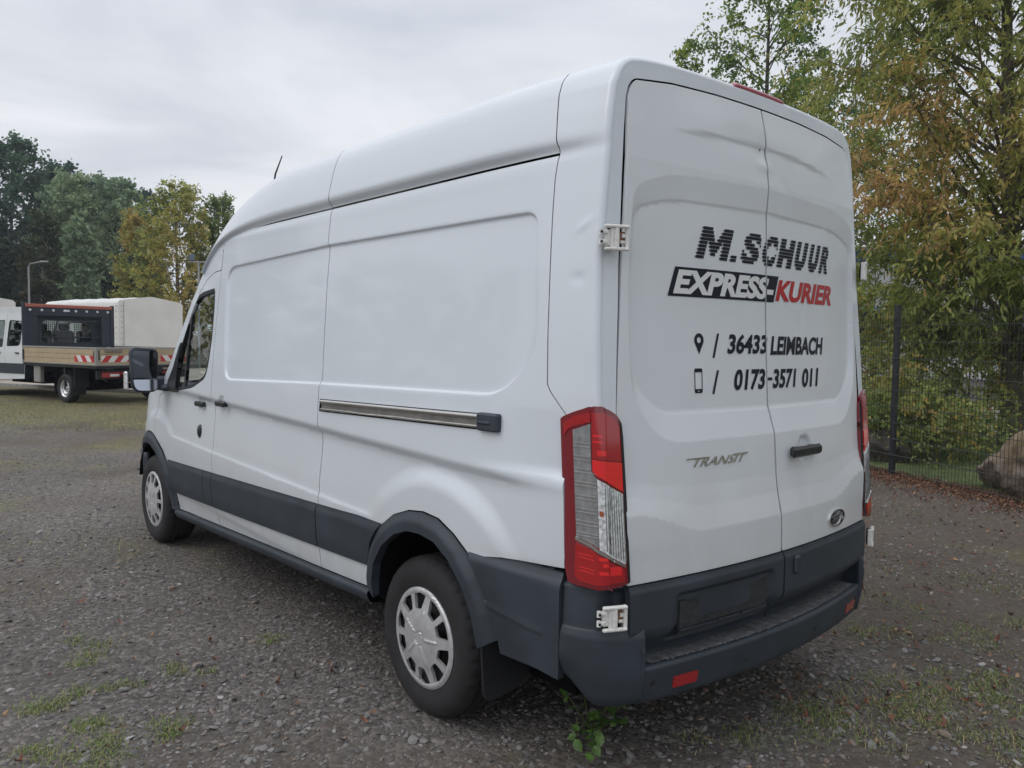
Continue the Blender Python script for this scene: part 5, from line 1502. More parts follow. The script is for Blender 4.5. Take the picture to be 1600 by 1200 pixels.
def tree(name, label, base, height, trunk_r, crown, limbs, twigs, leaves, leaf, mats, pick, seed=1, lean=(0, 0), droop=.5, bark=None, group=None,
         wid=.45, tw_len=(.5, 1.0), low=.2, up=.5, cat='tree', skirt=None, trunk_top=1.0, limb_r=.3, core=.0, spine=None):
    """crown = (radius function of the height fraction 0..1, crown base height).
    limbs carry twigs, twigs carry leaves; pick(position, random) chooses the leaf material"""
    R = np.random.default_rng(seed)
    root = empty(name, base); tag(root, label, cat, group)
    rad, cb = crown
    lx, ly = lean
    def axis(z):
        f = z/height; w = .12*height*.05*np.sin(f*5 + seed)
        return np.array([lx*f**1.2 + w, ly*f**1.2 + w*.6, z])
    b = MB()
    zs = np.linspace(-.15, height*trunk_top, 16)
    b.tube([axis(max(z, 0)) if z >= 0 else axis(0) + np.array([0, 0, z]) for z in zs], [trunk_r*(1.25 if z < .1 else 1)*max(.05, 1 - .94*max(z, 0)/height/trunk_top) for z in zs], 12)
    auto_smooth(b.build('trunk', bark or M_bark, root), 60)
    lb = MB(); O, D, P = [], [], []
    for i in range(limbs):
        h = R.random()
        f = low + (1 - low)*(i + R.random())/limbs          # height fraction of the crown the limb ends in
        zend = cb + (height - cb)*f
        a = 2.39996*i + R.normal(0, .4)
        rr = rad(f)*R.uniform(.55, 1.05)**.7
        end = axis(min(zend, height*.98)) + np.array([math.cos(a)*rr, math.sin(a)*rr, 0]); end[2] = zend
        zst = max(cb*.75, zend - rr*up - R.uniform(.0, .08)*height); zst = min(zst, height*.95*trunk_top)
        st = axis(zst)
        mid = (st + end)/2 + np.array([0, 0, .10*rr]) + R.normal(0, .06*rr + .02, 3)
        t = np.linspace(0, 1, 7)[:, None]
        C = (1-t)**2*st + 2*t*(1-t)*mid + t*t*end
        r0 = max(.006, trunk_r*limb_r*(1 - .7*zst/height))
        lb.tube(C, np.linspace(r0, r0*.18, 7), 5, cap=False)
        k = max(1, twigs)
        q = R.uniform(.25, 1.0, k)**.8
        o = (1-q[:, None])**2*st + 2*q[:, None]*(1-q[:, None])*mid + q[:, None]**2*end
        dirv = unit(end - st)
        d = unit(dirv[None]*.7 + R.normal(0, .75, (k, 3)) + np.array([0, 0, .15]))
        ln = R.uniform(*tw_len, k)
        # twig curve drooping with length
        m = leaves
        qq = np.linspace(.08, 1, m)[None, :, None]
        pts = o[:, None] + d[:, None]*ln[:, None, None]*qq - np.array([0, 0, 1.])*droop*ln[:, None, None]*qq**2*.7
        tan = unit(d[:, None] - np.array([0, 0, 1.])*droop*qq*1.4)
        for j in range(k):
            if ln[j] > .3*tw_len[1] and j % 2 == 0: lb.tube([pts[j, 0], pts[j, m//2], pts[j, -1]], [r0*.16 + .002, r0*.10 + .0015, .001], 3, cap=False)
        O.append(pts.reshape(-1, 3)); D.append(np.broadcast_to(tan, pts.shape).reshape(-1, 3)); P.append(np.repeat(o, m, 0))
    lb.build('branch', bark or M_bark, root, smooth=True, fixn=False)
    O = np.concatenate(O); D = np.concatenate(D); P = np.concatenate(P); n = len(O)
    side = unit(np.cross(D, R.normal(0, 1, (n, 3))))
    ld = unit(D*.55 + side*.9 - np.array([0, 0, 1.])*droop*R.uniform(.2, 1.3, (n, 1)))
    N = unit(R.normal(0, 1, (n, 3)) + np.array([0, 0, .8]))
    sz = R.uniform(.7, 1.25, n)*leaf
    fm = pick(P, R)
    leaves_mesh('crown', root, O + R.normal(0, leaf*.35, (n, 3)), ld, N, sz, wid, mats, fm)
    return root
def noise3(P, sc, seed=0):
    R = np.random.default_rng(seed); v = 0
    for k in range(5):
        w = R.normal(0, sc, 3); v = v + np.sin(P @ w + R.uniform(0, 6))
    return v/2.2
def picker(weights, sc=1.4, seed=0, jit=.35):
    """smooth patches of colour through the crown"""
    cum = np.cumsum(weights)/np.sum(weights)
    def f(P, R):
        g = noise3(P, sc, seed) + R.normal(0, jit, len(P)); rk = np.argsort(np.argsort(g))/len(g)
        return np.searchsorted(cum, rk).clip(0, len(weights)-1)
    return f
RT = np.array([math.cos(_yaw), -math.sin(_yaw)]); FW = np.array([math.sin(_yaw), math.cos(_yaw)])
def place(u, depth):
    """ground position for a bearing given as a horizontal offset in 1600ths of the field"""
    q = CAM + FW*depth + RT*(u - 800)/1247*depth
    return (q[0], q[1], 0)

# the autumn tree by the fence
L_main = [leaf_mat(c) for c in ((.22, .28, .085), (.31, .35, .105), (.39, .375, .115), (.46, .36, .125), (.47, .30, .125))]
tree('autumn_tree', 'tall tree with drooping olive and orange leaves behind the boulder', (12.21, 3.116, 0), 11.5, .185,
     (lambda f: 3.15*(math.sin(PI*min(1, .20 + .74*f))**.5)*(1 - .12*f), 1.7), 150, 22, 30, .138, L_main, picker([3.0, 3.6, 3.2, .9, .4], .9, 4), seed=11, lean=(-.75, .35), droop=.85, wid=.30, tw_len=(.55, 1.25), low=.0, up=.55, limb_r=.24)
# birches behind the van
L_birch = [leaf_mat(c) for c in ((0.079, 0.143, 0.057), (0.129, 0.205, 0.062), (0.242, 0.342, 0.079), (0.370, 0.370, 0.085))]
BIRCH = 'birches beyond the fence'
tree('birch_tree', 'tall airy birch rising above the van roof', (*place(1185, 21)[:2], 0), 12.4, .13, (lambda f: 2.2*(1 - .45*f)*min(1, .5 + 2*f), 3.8), 64, 11, 26, .105, L_birch, picker([4, 3, 1.3, .2], .8, 2), seed=21, droop=.8, bark=M_barkd, wid=.62, tw_len=(.5, 1.05), low=0, group=BIRCH)
tree('birch_tree', 'slim light green birch just right of the airy birch', (*place(1238, 18)[:2], 0), 7.6, .07, (lambda f: .9*(1 - .6*f) + .25, 2.6), 40, 9, 26, .10, [L_birch[2], L_birch[1], L_birch[3]], picker([4, 2, .6], .8, 9), seed=22, droop=.9, bark=M_barkd, wid=.5, tw_len=(.4, .85), low=0, group=BIRCH)
tree('birch_tree', 'thin dark birch with bare stems left of the autumn tree', (*place(1322, 24)[:2], 0), 10.2, .08, (lambda f: 1.5*(1 - .5*f) + .2, 3.0), 40, 9, 22, .10, L_birch, picker([5, 2.4, .5, .2], .8, 3), seed=23, droop=.9, bark=M_barkd, wid=.6, tw_len=(.5, .95), low=0, group=BIRCH)
tree('birch_tree', 'small birch top peeping over the van roof on the left', (*place(1062, 20)[:2], 0), 9.1, .06, (lambda f: .62*(1 - .5*f), 4), 22, 8, 24, .105, L_birch, picker([3, 3, 1, .1], .8, 5), seed=24, droop=.8, bark=M_barkd, wid=.55, tw_len=(.3, .6), low=0, group=BIRCH)
# shrubs between the fence and the yard
L_shr = [leaf_mat(c) for c in ((.21, .28, .09), (.28, .34, .11), (.38, .41, .14), (.48, .38, .11), (.50, .33, .10))]
SH = 'shrubs on the verge behind the fence'
for lab, u, dep, h, rd_, n, w, sd_ in (('broad olive shrub close behind the van and the fence', 1362, 14.5, 3.2, 1.0, 22, [2, 3, 2.4, .8, .4], 31), ('loose green shrub just right of the dark fence post', 1440, 14.8, 3.2, .95, 14, [3, 3, 2, .5, .2], 32),
                                  ('yellowing shrub behind the fence, next to the van edge', 1338, 13.0, 2.6, .6, 20, [1.4, 2.4, 2.4, 1.3, 1.0], 33), ('low leafy sapling left of the autumn tree trunk', 1515, 12.8, 1.5, .75, 12, [3, 3, 1.6, .3, .1], 34),
                                  ('thin straggly shrub at the foot of the fence post', 1425, 11.4, 1.2, .5, 10, [3, 2, 2, .5, .3], 35), ('low tangle of weeds and twigs between post and boulder', 1462, 11.0, .75, .55, 9, [3, 2, 2.4, .8, .3], 37), ('knee high green tangle in front of the autumn tree', 1520, 11.6, .8, .6, 8, [3, 3, 2, .4, .1], 38), ('low leafy tangle behind the fence beside the dark boulder', 1378, 11.6, .9, .5, 12, [2, 2, 2, 1, .5], 39),
                                  ('loose green shrub right of the autumn tree trunk', 1640, 13.6, 2.2, .8, 18, [3, 3, 1.6, .4, .2], 36)):
    tree('shrub', lab, (*place(u, dep)[:2], 0), h, .03, (lambda f, r=rd_: r*(math.sin(PI*min(1, .2 + .78*f))**.6), .3), n, 10, 18, .085, L_shr, picker(w, 1.3, sd_), seed=sd_, droop=.5, bark=M_barkd, wid=.48, tw_len=(.3, .7), low=.05, group=SH, cat='shrub', limb_r=.5)

# wood and trees beyond the parked trucks
FOR = 'trees of the wood beyond the parked trucks'
def far_tree(lab, u, top, dep, hw, cols, w, seed, cbf=.16, shape='round', name='broadleaf_tree', n=46, tw=9, lv=15, leaf=.34, bark=None, droop=.25, low=0., group=FOR, wid=.75):
    h = 1.63 + (524 - top)/1247*dep
    r = hw/1247*dep
    if shape == 'round': rf = lambda f: r*(math.sin(PI*min(1, .22 + .74*f))**.6)
    elif shape == 'cone': rf = lambda f: r*(1.06 - f)**.8
    else: rf = lambda f: r*(math.sin(PI*min(1, .12 + .80*f))**.75)
    return tree(name, lab, (*place(u, dep)[:2], 0), h, .012*h + .04, (rf, h*cbf), n, tw, lv, leaf, [leaf_mat(c) for c in cols], picker(w, .35, seed, .3), seed=seed, droop=droop, bark=bark or M_barkd, wid=wid, tw_len=(r*.16, r*.36), low=low, up=.6, group=group, limb_r=.2)
DK = ((0.050, 0.105, 0.072), (0.082, 0.155, 0.095), (0.12, 0.20, 0.11))
MD = ((0.19, 0.27, 0.165), (0.27, 0.36, 0.21), (0.34, 0.42, 0.24))
far_tree('tallest dark green tree at the left edge of the wood', 22, 226, 66, 72, DK, [3, 3, 1], 41, n=80, tw=16, leaf=.30)
far_tree('dark tree second from the left in the wood', 98, 262, 70, 58, DK, [3, 3, 1], 42, n=70, tw=15, leaf=.30)
far_tree('dark tree in the wood whose top shows above the pines', 150, 282, 74, 44, DK, [3, 2.5, 1.2], 43, n=56, tw=14, leaf=.30)
far_tree('dark tree on the falling right edge of the wood', 196, 296, 76, 46, DK, [3, 2.5, .8], 44, n=56, tw=14, leaf=.30)
far_tree('small dark tree at the right end of the wood before the yellow tree', 232, 300, 74, 34, DK, [3, 2.5, .8], 45, n=46, tw=13, leaf=.28)
far_tree('feathery mid green tree in front of the dark wood', 112, 276, 58, 52, MD, [2, 3, 2], 46, cbf=.28, shape='egg', n=54, leaf=.30, bark=M_birch)
far_tree('feathery green tree right of the other feathery one', 182, 284, 60, 52, MD, [2.4, 3, 1.4], 47, cbf=.30, shape='egg', n=54, leaf=.30, bark=M_barkd)
far_tree('slim grey green tree leaning over the lamp post', 68, 335, 52, 34, ((.065, .085, .042), (.095, .11, .054), (.13, .13, .062)), [2, 3, 1.4], 48, cbf=.25, shape='egg', n=44, leaf=.24, bark=M_birch, droop=.6)
far_tree('dull green birch with a pale stem in the wood', 128, 345, 50, 30, MD, [3, 2, 1], 49, cbf=.35, shape='egg', n=34, leaf=.24, bark=M_birch, droop=.6)
for i, (u, top, dep, hw, lab) in enumerate(((-25, 300, 60, 60, 'dark bushy tree cut by the left edge of the picture'), (20, 385, 56, 44, 'low dark tree under the tallest tree'), (95, 400, 62, 48, 'low dark thicket tree behind the lamp post'), (160, 395, 62, 46, 'low dark tree behind the brown loading bed'), (215, 400, 60, 34, 'low dark tree left of the yellow tree'), (-75, 330, 70, 60, 'dark tree of the wood left of the picture edge'))):
    far_tree(lab, u, top, dep, hw, ((.035, .062, .045), (.055, .085, .055), (.085, .105, .06)), [3, 2.4, 1], 60 + i, cbf=.02, n=44, leaf=.36)
far_tree('reddish brown bush at the foot of the wood behind the lamp post', 62, 448, 48, 34, ((.060, .036, .024), (.050, .045, .022), (.028, .035, .018)), [2, 2, 2], 55, cbf=.0, n=30, leaf=.2, name='russet_bush')
YL = ((0.42, 0.30, 0.10), (0.46, 0.40, 0.12), (0.40, 0.41, 0.11), (0.25, 0.31, 0.10), (0.15, 0.21, 0.085))
AUT = 'yellowing trees beyond the tarpaulin truck'
far_tree('large yellow green autumn tree behind the tarpaulin truck', 278, 294, 42, 74, YL, [1.1, 2.6, 2.8, 2.2, 1.4], 51, cbf=.08, n=90, tw=14, lv=20, leaf=.15, low=.0, group=AUT, bark=M_bark, wid=.62)
far_tree('orange tinged smaller tree left of the large yellow tree', 216, 336, 43, 42, YL, [3, 3, 1.6, .8, .3], 52, cbf=.12, n=44, tw=11, lv=17, leaf=.17, group=AUT, bark=M_bark, wid=.62)
far_tree('green yellow tree beside the van windscreen', 342, 306, 44, 50, YL, [.5, 1.8, 2.6, 2.6, 1.8], 53, cbf=.08, n=64, tw=13, lv=18, leaf=.15, group=AUT, bark=M_bark, wid=.62)
far_tree('green tree hidden low behind the van cab', 400, 400, 46, 60, YL, [.2, 1, 2.6, 2.6, 2.8], 54, cbf=.02, n=40, tw=10, lv=15, leaf=.2, group=AUT, bark=M_bark, wid=.62)

# the wood carries on outside the picture; the van's paint mirrors it
for i, yw in enumerate((0, -9, -18, -28, -38)):
    dd = 62 - i*3; h = 17 - i
    tree('broadleaf_tree', 'dark tree of the wood carrying on beyond the left edge of the picture', (CAM[0] + math.sin(math.radians(yw))*dd, CAM[1] + math.cos(math.radians(yw))*dd, 0), h, .2, (lambda f: 5.2*(math.sin(PI*min(1, .22 + .74*f))**.6), 1.5), 34, 9, 14, .55, [leaf_mat(c) for c in DK], picker([3, 2, 1], .35, 80 + i), seed=80 + i, droop=.25, bark=M_barkd, wid=.75, tw_len=(.9, 2), low=0, up=.6, group=FOR)
for i, (a_, d_) in enumerate(((5.6, 1.6), (9.0, 2.2))):  # unseen trees added by the fence to shade the right-hand ground
    tree('autumn_tree', 'unseen olive autumn tree added along the fence to shade the ground on the right', fpt(a_, d_), 9 + i, .16, (lambda f: 2.8*(math.sin(PI*min(1, .20 + .74*f))**.5), 1.6), 50, 12, 20, .20, L_main, picker([3.0, 3.6, 3.2, .9, .4], .9, 90 + i), seed=90 + i, droop=.8, wid=.32, tw_len=(.55, 1.2), low=0, group='unseen trees added along the fence for shade')
# ---------------------------------------------------------------- parked trucks
T_white = mat('truck_white', (.70, .72, .74), rough=.35, coat=.4, noise=(2, .03))
T_beige = mat('beige_board', (.44, .345, .225), rough=.6, noise=(5, .07))
T_rail = mat('grey_frame', (.33, .325, .31), rough=.5, metal=.2)
T_navy = mat('navy_frame', (.026, .033, .050), rough=.5)
T_redbar = mat('red_brown_bar', (.40, .12, .09), rough=.5)
T_red = mat('warning_red', (.50, .035, .035), rough=.5)
T_wht = mat('warning_white', (.70, .70, .69), rough=.5)
T_tarp = mat('tarpaulin', (.66, .66, .63), rough=.75, noise=(1.5, .06, 5), bump=(3, .25))
T_lampw = mat('small_lamp', (.75, .76, .78), rough=.3)
M_winb = glass_mat('truck_glass', (.66, .72, .72))
TRZ = math.radians(16.4)
def truck_wheel(parent, x, y):
    w = empty('wheel', (x, y, .35), parent=parent)
    b = MB(); b.lathe([(.20, .02), (.22, .005), (.26, -.008), (.31, -.004), (.335, .02), (.345, .05), (.345, .18), (.33, .21), (.26, .23), (.20, .21)], 'x', n=40)
    auto_smooth(b.build('tyre', M_rubber, w))
    b = MB(); b.lathe([(.0, .02), (.055, .02), (.06, .05), (.10, .06), (.135, .035), (.175, .05), (.195, .02), (.205, .012), (.205, .12), (0, .12)], 'x', n=40)
    for k in range(12):
        a = 2*PI*k/12; b.box((.040, .155*math.cos(a), .155*math.sin(a)), (.012, .030, .030), Euler((a, 0, 0)), .006, m=1)
    auto_smooth(b.build('rim', [M_cap, M_gap], w))
    return w
def truck(name, label, loc, tarp):
    """origin on the ground under the outer face of the rear left wheel, front towards +y"""
    t = empty(name, loc, TRZ); tag(t, label, 'truck')
    W = 2.36; X0, X1 = -.02, -.02 + W; Y0, Y1 = -1.42, 1.86
    for x in (0, W - .04 - .0):
        for y in (0, 3.95):
            w = truck_wheel(t, x if x == 0 else W - .04, y)
            if x: w.rotation_euler = (0, 0, PI)
    # chassis
    b = MB(); b.box((W/2 - .5, 1.8, .62), (.12, 6.6, .18)).box((W/2 + .5, 1.8, .62), (.12, 6.6, .18)).box((W/2, 0, .35), (1.9, .14, .14)).box((W/2, Y0 + .25, .60), (1.7, .12, .14)).box((W/2, 1.0, .5), (1.1, 1.4, .3)).box((W/2, 2.6, .52), (1.5, 1.6, .3))
    b.tube([(W/2 - .2, Y0 + .1, .42), (W/2 - .2, Y0 + .9, .45)], .06, 10)
    b.build('chassis', M_gap, t)
    b = MB(); b.box((.16, 0, .60), (.30, .06, .55)).box((.16, -.46, .62), (.34, .03, .46))
    th = np.linspace(-.35, PI + .35, 14)
    pts = [(.44*math.cos(a), .36 + .44*math.sin(a)) for a in th]; n = len(pts)
    b.add([(-.01, p, q) for p, q in pts] + [(.28, p, q) for p, q in pts], [[i, i+1, n+i+1, n+i] for i in range(n-1)])
    b.build('mudguard', M_black, t)
    # bed
    if not tarp:
        b = MB(); b.box(((X0+X1)/2, (Y0+Y1)/2, .885), (W, Y1-Y0, .06)); b.build('bed_floor', M_black, t)
        hb, z0 = .405, .925
        def board(nm, p0, p1, nrm):
            p0 = np.array(p0); p1 = np.array(p1); d = p1 - p0; L = np.linalg.norm(d[:2]); a = math.atan2(d[1], d[0]); R = Matrix.Rotation(a, 3, 'Z')
            e = empty(nm, (*(p0+p1)[:2]/2, z0), a, t)
            for k in range(3):
                b = MB(); b.box((0, 0, .075 + k*.118), (L - .10, .026, .113), None, .006); b.build('board_slat', T_beige, e)
            b = MB(); b.box((0, 0, hb - .012), (L, .036, .036), None, .006).box((0, 0, .008), (L, .034, .022), None, .004)
            for s in (-1, 1): b.box((s*(L/2 - .025), 0, hb/2), (.05, .034, hb - .05), None, .004)
            b.build('board_frame', T_rail, e); return e, L
        side, Ls = board('side_board', (X0, Y1, 0), (X0, Y0, 0), None)
        back, Lb = board('tailgate', (X0, Y0, 0), (X1, Y0, 0), None)
        board('side_board', (X1, Y0, 0), (X1, Y1, 0), None); 
        b = MB(); b.box((X0 + .0, Y0, z0 + .2), (.07, .07, .42), None, .01); b.build('corner_post', T_rail, t)
        b = MB(); b.box((X0 + .05, Y0 - .028, z0 + .24), (.028, .02, .22), None, .006).box((X0 - .028, Y0 + .05, z0 + .24), (.02, .028, .18), None, .006).box((X0 - .03, Y1 - .06, z0 + .2), (.02, .05, .26), None, .006); b.build('latch', M_black, t)
        def chevron(par, xa, xb, flip):
            e = empty('warning_strip', (0, -.0165, .075), 0, par); h = .145; n = 5; w = (xb - xa)/ (n - .5)
            for k in range(-1, n + 1):
                x0 = xa + k*w; sh = h*.8*(1 if flip else -1)
                P = [(x0, 0), (x0 + w*1.0, 0), (x0 + w + sh, h), (x0 + sh, h)]
                # clip to the strip
                def clip(P, lo, keep_gt):
                    out = []
                    for (ax, az), (bx, bz) in zip(P, P[1:] + P[:1]):
                        ia = ax >= lo if keep_gt else ax <= lo; ib = bx >= lo if keep_gt else bx <= lo
                        if ia: out.append((ax, az))
                        if ia != ib: f = (lo - ax)/(bx - ax); out.append((lo, az + f*(bz - az)))
                    return out
                P = clip(clip(P, xa, True), xb, False)
                if len(P) >= 3: MB().prism(P, 0, .003, lambda u, v, d: (u, -d, v)).build('warning_stripe', T_red if k % 2 == 0 else T_wht, e)
        chevron(side, Ls/2 - .88, Ls/2 - .06, False)
        chevron(back, -Lb/2 + .10, -Lb/2 + .78, True); chevron(back, Lb/2 - .78, Lb/2 - .10, False)
        b = MB().box((-Lb/2 + .40, -.024, .335), (.42, .014, .075), None, .004); b.build('maker_plate', mat('worn_plate', (.22, .19, .15), rough=.6, noise=(30, .5)), back)
        # headboard with a see-through grille
        hbd = empty('headboard', (0, 0, 0), 0, t); Z1 = 2.33
        b = MB()
        for x in (X0 + .05, X1 - .05): b.box((x, Y1 + .02, (z0 + Z1)/2 + .03), (.10, .07, Z1 - z0 + .10), None, .01)
        b.box(((X0+X1)/2, Y1 + .02, z0 + .17), (W, .05, .36)).box(((X0+X1)/2, Y1 + .02, 1.32), (W, .06, .05)).box(((X0+X1)/2, Y1 + .02, Z1 - .13), (W, .05, .20))
        b.box((X0 + .2, Y1 + .02, 1.75), (.3, .03, .9)).box((X1 - .2, Y1 + .02, 1.75), (.3, .03, .9))
        for z in (1.55, 1.98): b.box(((X0+X1)/2, Y1 + .03, z), (W, .02, .03))
        b.build('headboard_frame', T_navy, hbd)
        MB().box(((X0+X1)/2, Y1 + .02, Z1 + .01), (W - .12, .09, .085), None, .01).build('top_bar', T_redbar, hbd)
        for k in range(8): MB().lathe([(0, -.02), (.026, -.018), (.034, 0)], 'y', (X0 + .18 + k*(W - .36)/7, Y1 - .005, Z1 - .10), 10).build('marker_lamp', T_lampw, hbd)
        MB().box(((X0+X1)/2 - .1, Y1 - .01, Z1 - .10), (.16, .02, .05), None, .01).build('centre_lamp', T_lampw, hbd)
        b = MB(); b.box(((X0+X1)/2, Y1 - .01, 1.13), (.26, .008, .20)); pl = b.build('notice', T_navy, hbd)
        b = MB()
        for z in (1.03, 1.23): b.box(((X0+X1)/2, Y1 - .016, z), (.27, .006, .012))
        for x in (-.13, .13): b.box(((X0+X1)/2 + x, Y1 - .016, 1.13), (.012, .006, .2))
        for z, w in ((1.18, .16), (1.14, .19), (1.09, .12)): b.box(((X0+X1)/2, Y1 - .016, z), (w, .005, .008))
        b.build('notice_print', mat('notice_grey', (.32, .34, .42), rough=.5), pl)
        # tail lamp, underrun bar
        tl = MB().box((.42, Y0 + .12, .70), (.52, .05, .13), None, .012).build('tail_lamp', M_red, t)
        MB().box((.46, Y0 + .09, .69), (.22, .02, .055), None, .006).build('lamp_plate', T_lampw, tl)
        tl = MB().box((W - .42, Y0 + .12, .70), (.52, .05, .13), None, .012).build('tail_lamp', M_red, t)
        MB().box((W/2, Y0 + .14, .70), (W - .1, .06, .20)).build('rear_beam', M_black, t)
        MB().box((.10, 1.35, .66), (.12, .30, .44), None, .02).build('tool_box', T_rail, t)
    else:
        zt, zb = 2.86, 1.22
        MB().box(((X0+X1)/2, (Y0+Y1)/2 + .35, .93), (W, Y1-Y0 + .7, .12)).build('bed_floor', M_black, t)
        for nm, c, s in (('side_board', (X0, (Y0+Y1)/2 + .35, 1.15), (.04, Y1-Y0 + .7, .34)), ('side_board', (X1, (Y0+Y1)/2 + .35, 1.15), (.04, Y1-Y0 + .7, .34)), ('tailgate', ((X0+X1)/2, Y0, 1.15), (W, .04, .34))):
            MB().box(c, s, None, .01).build(nm, T_rail, t)
        ya, yb = Y0 - .03, Y1 + 1.35
        # gabled cover with sagging cloth between the hoops
        nx, ny = 25, 33
        def cover(u, v):
            y = ya + (yb - ya)*v; sag = .015*np.sin(v*PI*5)**2
            P = [(X0 - .03, zb), (X0 - .03 - 0, zt - .14), (X0 + .05, zt - .06), ((X0+X1)/2, zt + .10), (X1 - .05, zt - .06), (X1 + .03, zt - .14), (X1 + .03, zb)]
            d = np.linspace(0, 1, 7); x = np.interp(u, d, [p[0] for p in P]); z = np.interp(u, d, [p[1] for p in P])
            return np.stack([x, y, z - sag], -1)
        gridp('tarpaulin', np.r_[0, np.linspace(.12, .167, 4), np.linspace(.2, .8, 16), np.linspace(.833, .88, 4), 1], np.linspace(0, 1, 41), cover, (-1, 0, 1), T_tarp, t, both=False)
        def gable(u, v):
            x = X0 - .03 + (W + .06)*u; zt_ = np.interp(u, [0, .035, .5, .965, 1], [zt - .14, zt - .06, zt + .10, zt - .06, zt - .14]); z = zb + (zt_ - zb)*v
            return np.stack([x, ya + .012*np.sin(u*9)*np.sin(v*3) + 0*x, z], -1)
        gridp('rear_curtain', np.linspace(0, 1, 24), np.linspace(0, 1, 14), gable, (0, -1, 0), T_tarp, t, both=False)
        gridp('front_curtain', np.linspace(0, 1, 24), np.linspace(0, 1, 4), lambda u, v: gable(u, v)*np.array([1, 0, 1]) + np.array([0, yb, 0]), (0, 1, 0), T_tarp, t, both=False)
        b = MB()
        for z in np.linspace(zb + .1, zt - .25, 8): b.box((X0 + .10, ya - .012, z), (.05, .012, .022)).box((X0 - .045, ya + .10, z), (.012, .05, .022))
        b.build('eyelet', T_rail, t)
        MB().tube([(X0 + .17, ya - .006, zb), (X0 + .17, ya - .006, zt - .12)], .008, 5).build('tarp_cord', T_rail, t)
        MB().box((.42, Y0 + .12, .70), (.52, .05, .13), None, .012).build('tail_lamp', M_red, t); MB().box((W - .42, Y0 + .12, .70), (.52, .05, .13), None, .012).build('tail_lamp', M_red, t)
    # double cab
    cy = 2.02 if not tarp else 3.35
    cx0, cx1 = .08, W - .12
    prof_ = [(cy, .50), (cy, 1.2), (cy + .03, 1.9), (cy + .10, 2.22), (cy + .30, 2.30), (cy + 1.9, 2.30), (cy + 2.2, 2.20), (cy + 2.95, 1.42), (cy + 3.5, 1.22), (cy + 3.75, 1.0), (cy + 3.80, .40), (cy + 3.3, .36)]
    # side skins with window openings
    wins = [round_poly([(cy + .20, 1.32), (cy + .16, 1.95), (cy + .85, 1.98), (cy + .90, 1.30)], [.16, .08, .08, .06], 4), round_poly([(cy + 1.10, 1.28), (cy + 1.06, 1.98), (cy + 1.78, 1.96), (cy + 2.45, 1.36), (cy + 2.1, 1.24)], .07, 4)]
    lowc = [(cy, .50), (cy + .0, .92), (cy + 3.0, .85), (cy + 3.8, .80), (cy + 3.80, .40)]
    for sg in (1, -1):
        def cs(y, z, xo=0.):
            inn = .05*np.clip((z - 1.1)/1.1, 0, 1)**1.5*2 + .10*np.clip((y - cy - 2.8), 0, 1)**2
            x = cx0 + inn - xo if sg > 0 else cx1 - inn + xo
            return np.stack([x, y, z + 0*x], -1)
        V, F, N = panel_data(prof_, cs, .10, (-sg, 0, 0), holes=wins, gap=0, thick=.05)
        body = mesh_np('cab_side', V, F, T_white, t, normals=N)
        for wi in wins:
            V, F, N = panel_data(offset_poly(wi, -.002), cs, .2, (-sg, 0, 0), gap=0, thick=0, rim=False, off=-.015); mesh_np('window', V, F, M_winb, body, normals=N)
            V, F, N = panel_data(wi, cs, .1, (-sg, 0, 0), holes=[offset_poly(wi, .022)], gap=.001, thick=.02, off=.001); mesh_np('window_trim', V, F, M_black, body, normals=N)
        V, F, N = panel_data([(cy + .01, .62), (cy + .01, .88), (cy + 2.3, .86), (cy + 2.3, .60)], cs, .2, (-sg, 0, 0), gap=0, thick=.02, off=.012); mesh_np('cladding', V, F, M_trim, body, normals=N)
        for yy in (cy + .98, cy + 2.28):
            V, F, N = panel_data([(yy, .55), (yy + .006, .55), (yy + .006, 2.15 if yy < cy + 2 else 1.3), (yy, 2.15 if yy < cy + 2 else 1.3)], cs, .2, (-sg, 0, 0), gap=0, thick=0, rim=False, off=.001); mesh_np('door_seam', V, F, M_gap, body, normals=N)
        for yy in (cy + .34, cy + 1.28):
            p = cs(np.array([yy]), np.array([1.22]))[0]; auto_smooth(MB().box((p[0] - sg*.02, yy, 1.14), (.03, .16, .04), None, .01).build('door_handle', M_black, body))
        p = cs(np.array([cy + 2.3]), np.array([1.4]))[0]
        auto_smooth(MB().box((p[0] - sg*.20, cy + 2.38, 1.45), (.22, .10, .34), None, .04).box((p[0] - sg*.06, cy + 2.38, 1.34), (.16, .06, .06), None, .01).build('door_mirror', M_black, body))
    for nm, pr_, mt in (('cab_roof', prof_[3:7], T_white), ('windscreen', prof_[6:8], M_winb), ('hood', prof_[7:11], T_white)):
        P = np.array(pr_); inn = .05*np.clip((P[:, 1] - 1.1)/1.1, 0, 1)**1.5*2 + .10*np.clip((P[:, 0] - cy - 2.8), 0, 1)**2; n = len(P)
        us = np.linspace(0, 1, 9); V = []
        for u in us:
            bl = .12*(1 - (2*u - 1)**2)
            for k in range(n): V.append((cx0 + inn[k] + (cx1 - cx0 - 2*inn[k])*u, P[k, 0] + bl*(.8 if nm != 'cab_roof' else 0), P[k, 1] + bl*.4))
        F = [[i*n + k, (i+1)*n + k, (i+1)*n + k+1, i*n + k+1] for i in range(8) for k in range(n-1)]
        MB().add(V, F).build(nm, mt, t, smooth=True)
    # rear wall of the cab with its window
    bw = [(cx0, .5), (cx1, .5), (cx1 - .06, 1.9), (cx1 - .12, 2.24), (cx0 + .12, 2.24), (cx0 + .06, 1.9)]
    rw = round_poly([(cx0 + .42, 1.42), (cx1 - .42, 1.42), (cx1 - .46, 1.98), (cx0 + .46, 1.98)], .14, 4)
    fnb = lambda x, z: np.stack([x, cy - .005 + .03*np.clip((z - 1.2)/.7, 0, 1) + 0*x, z], -1)
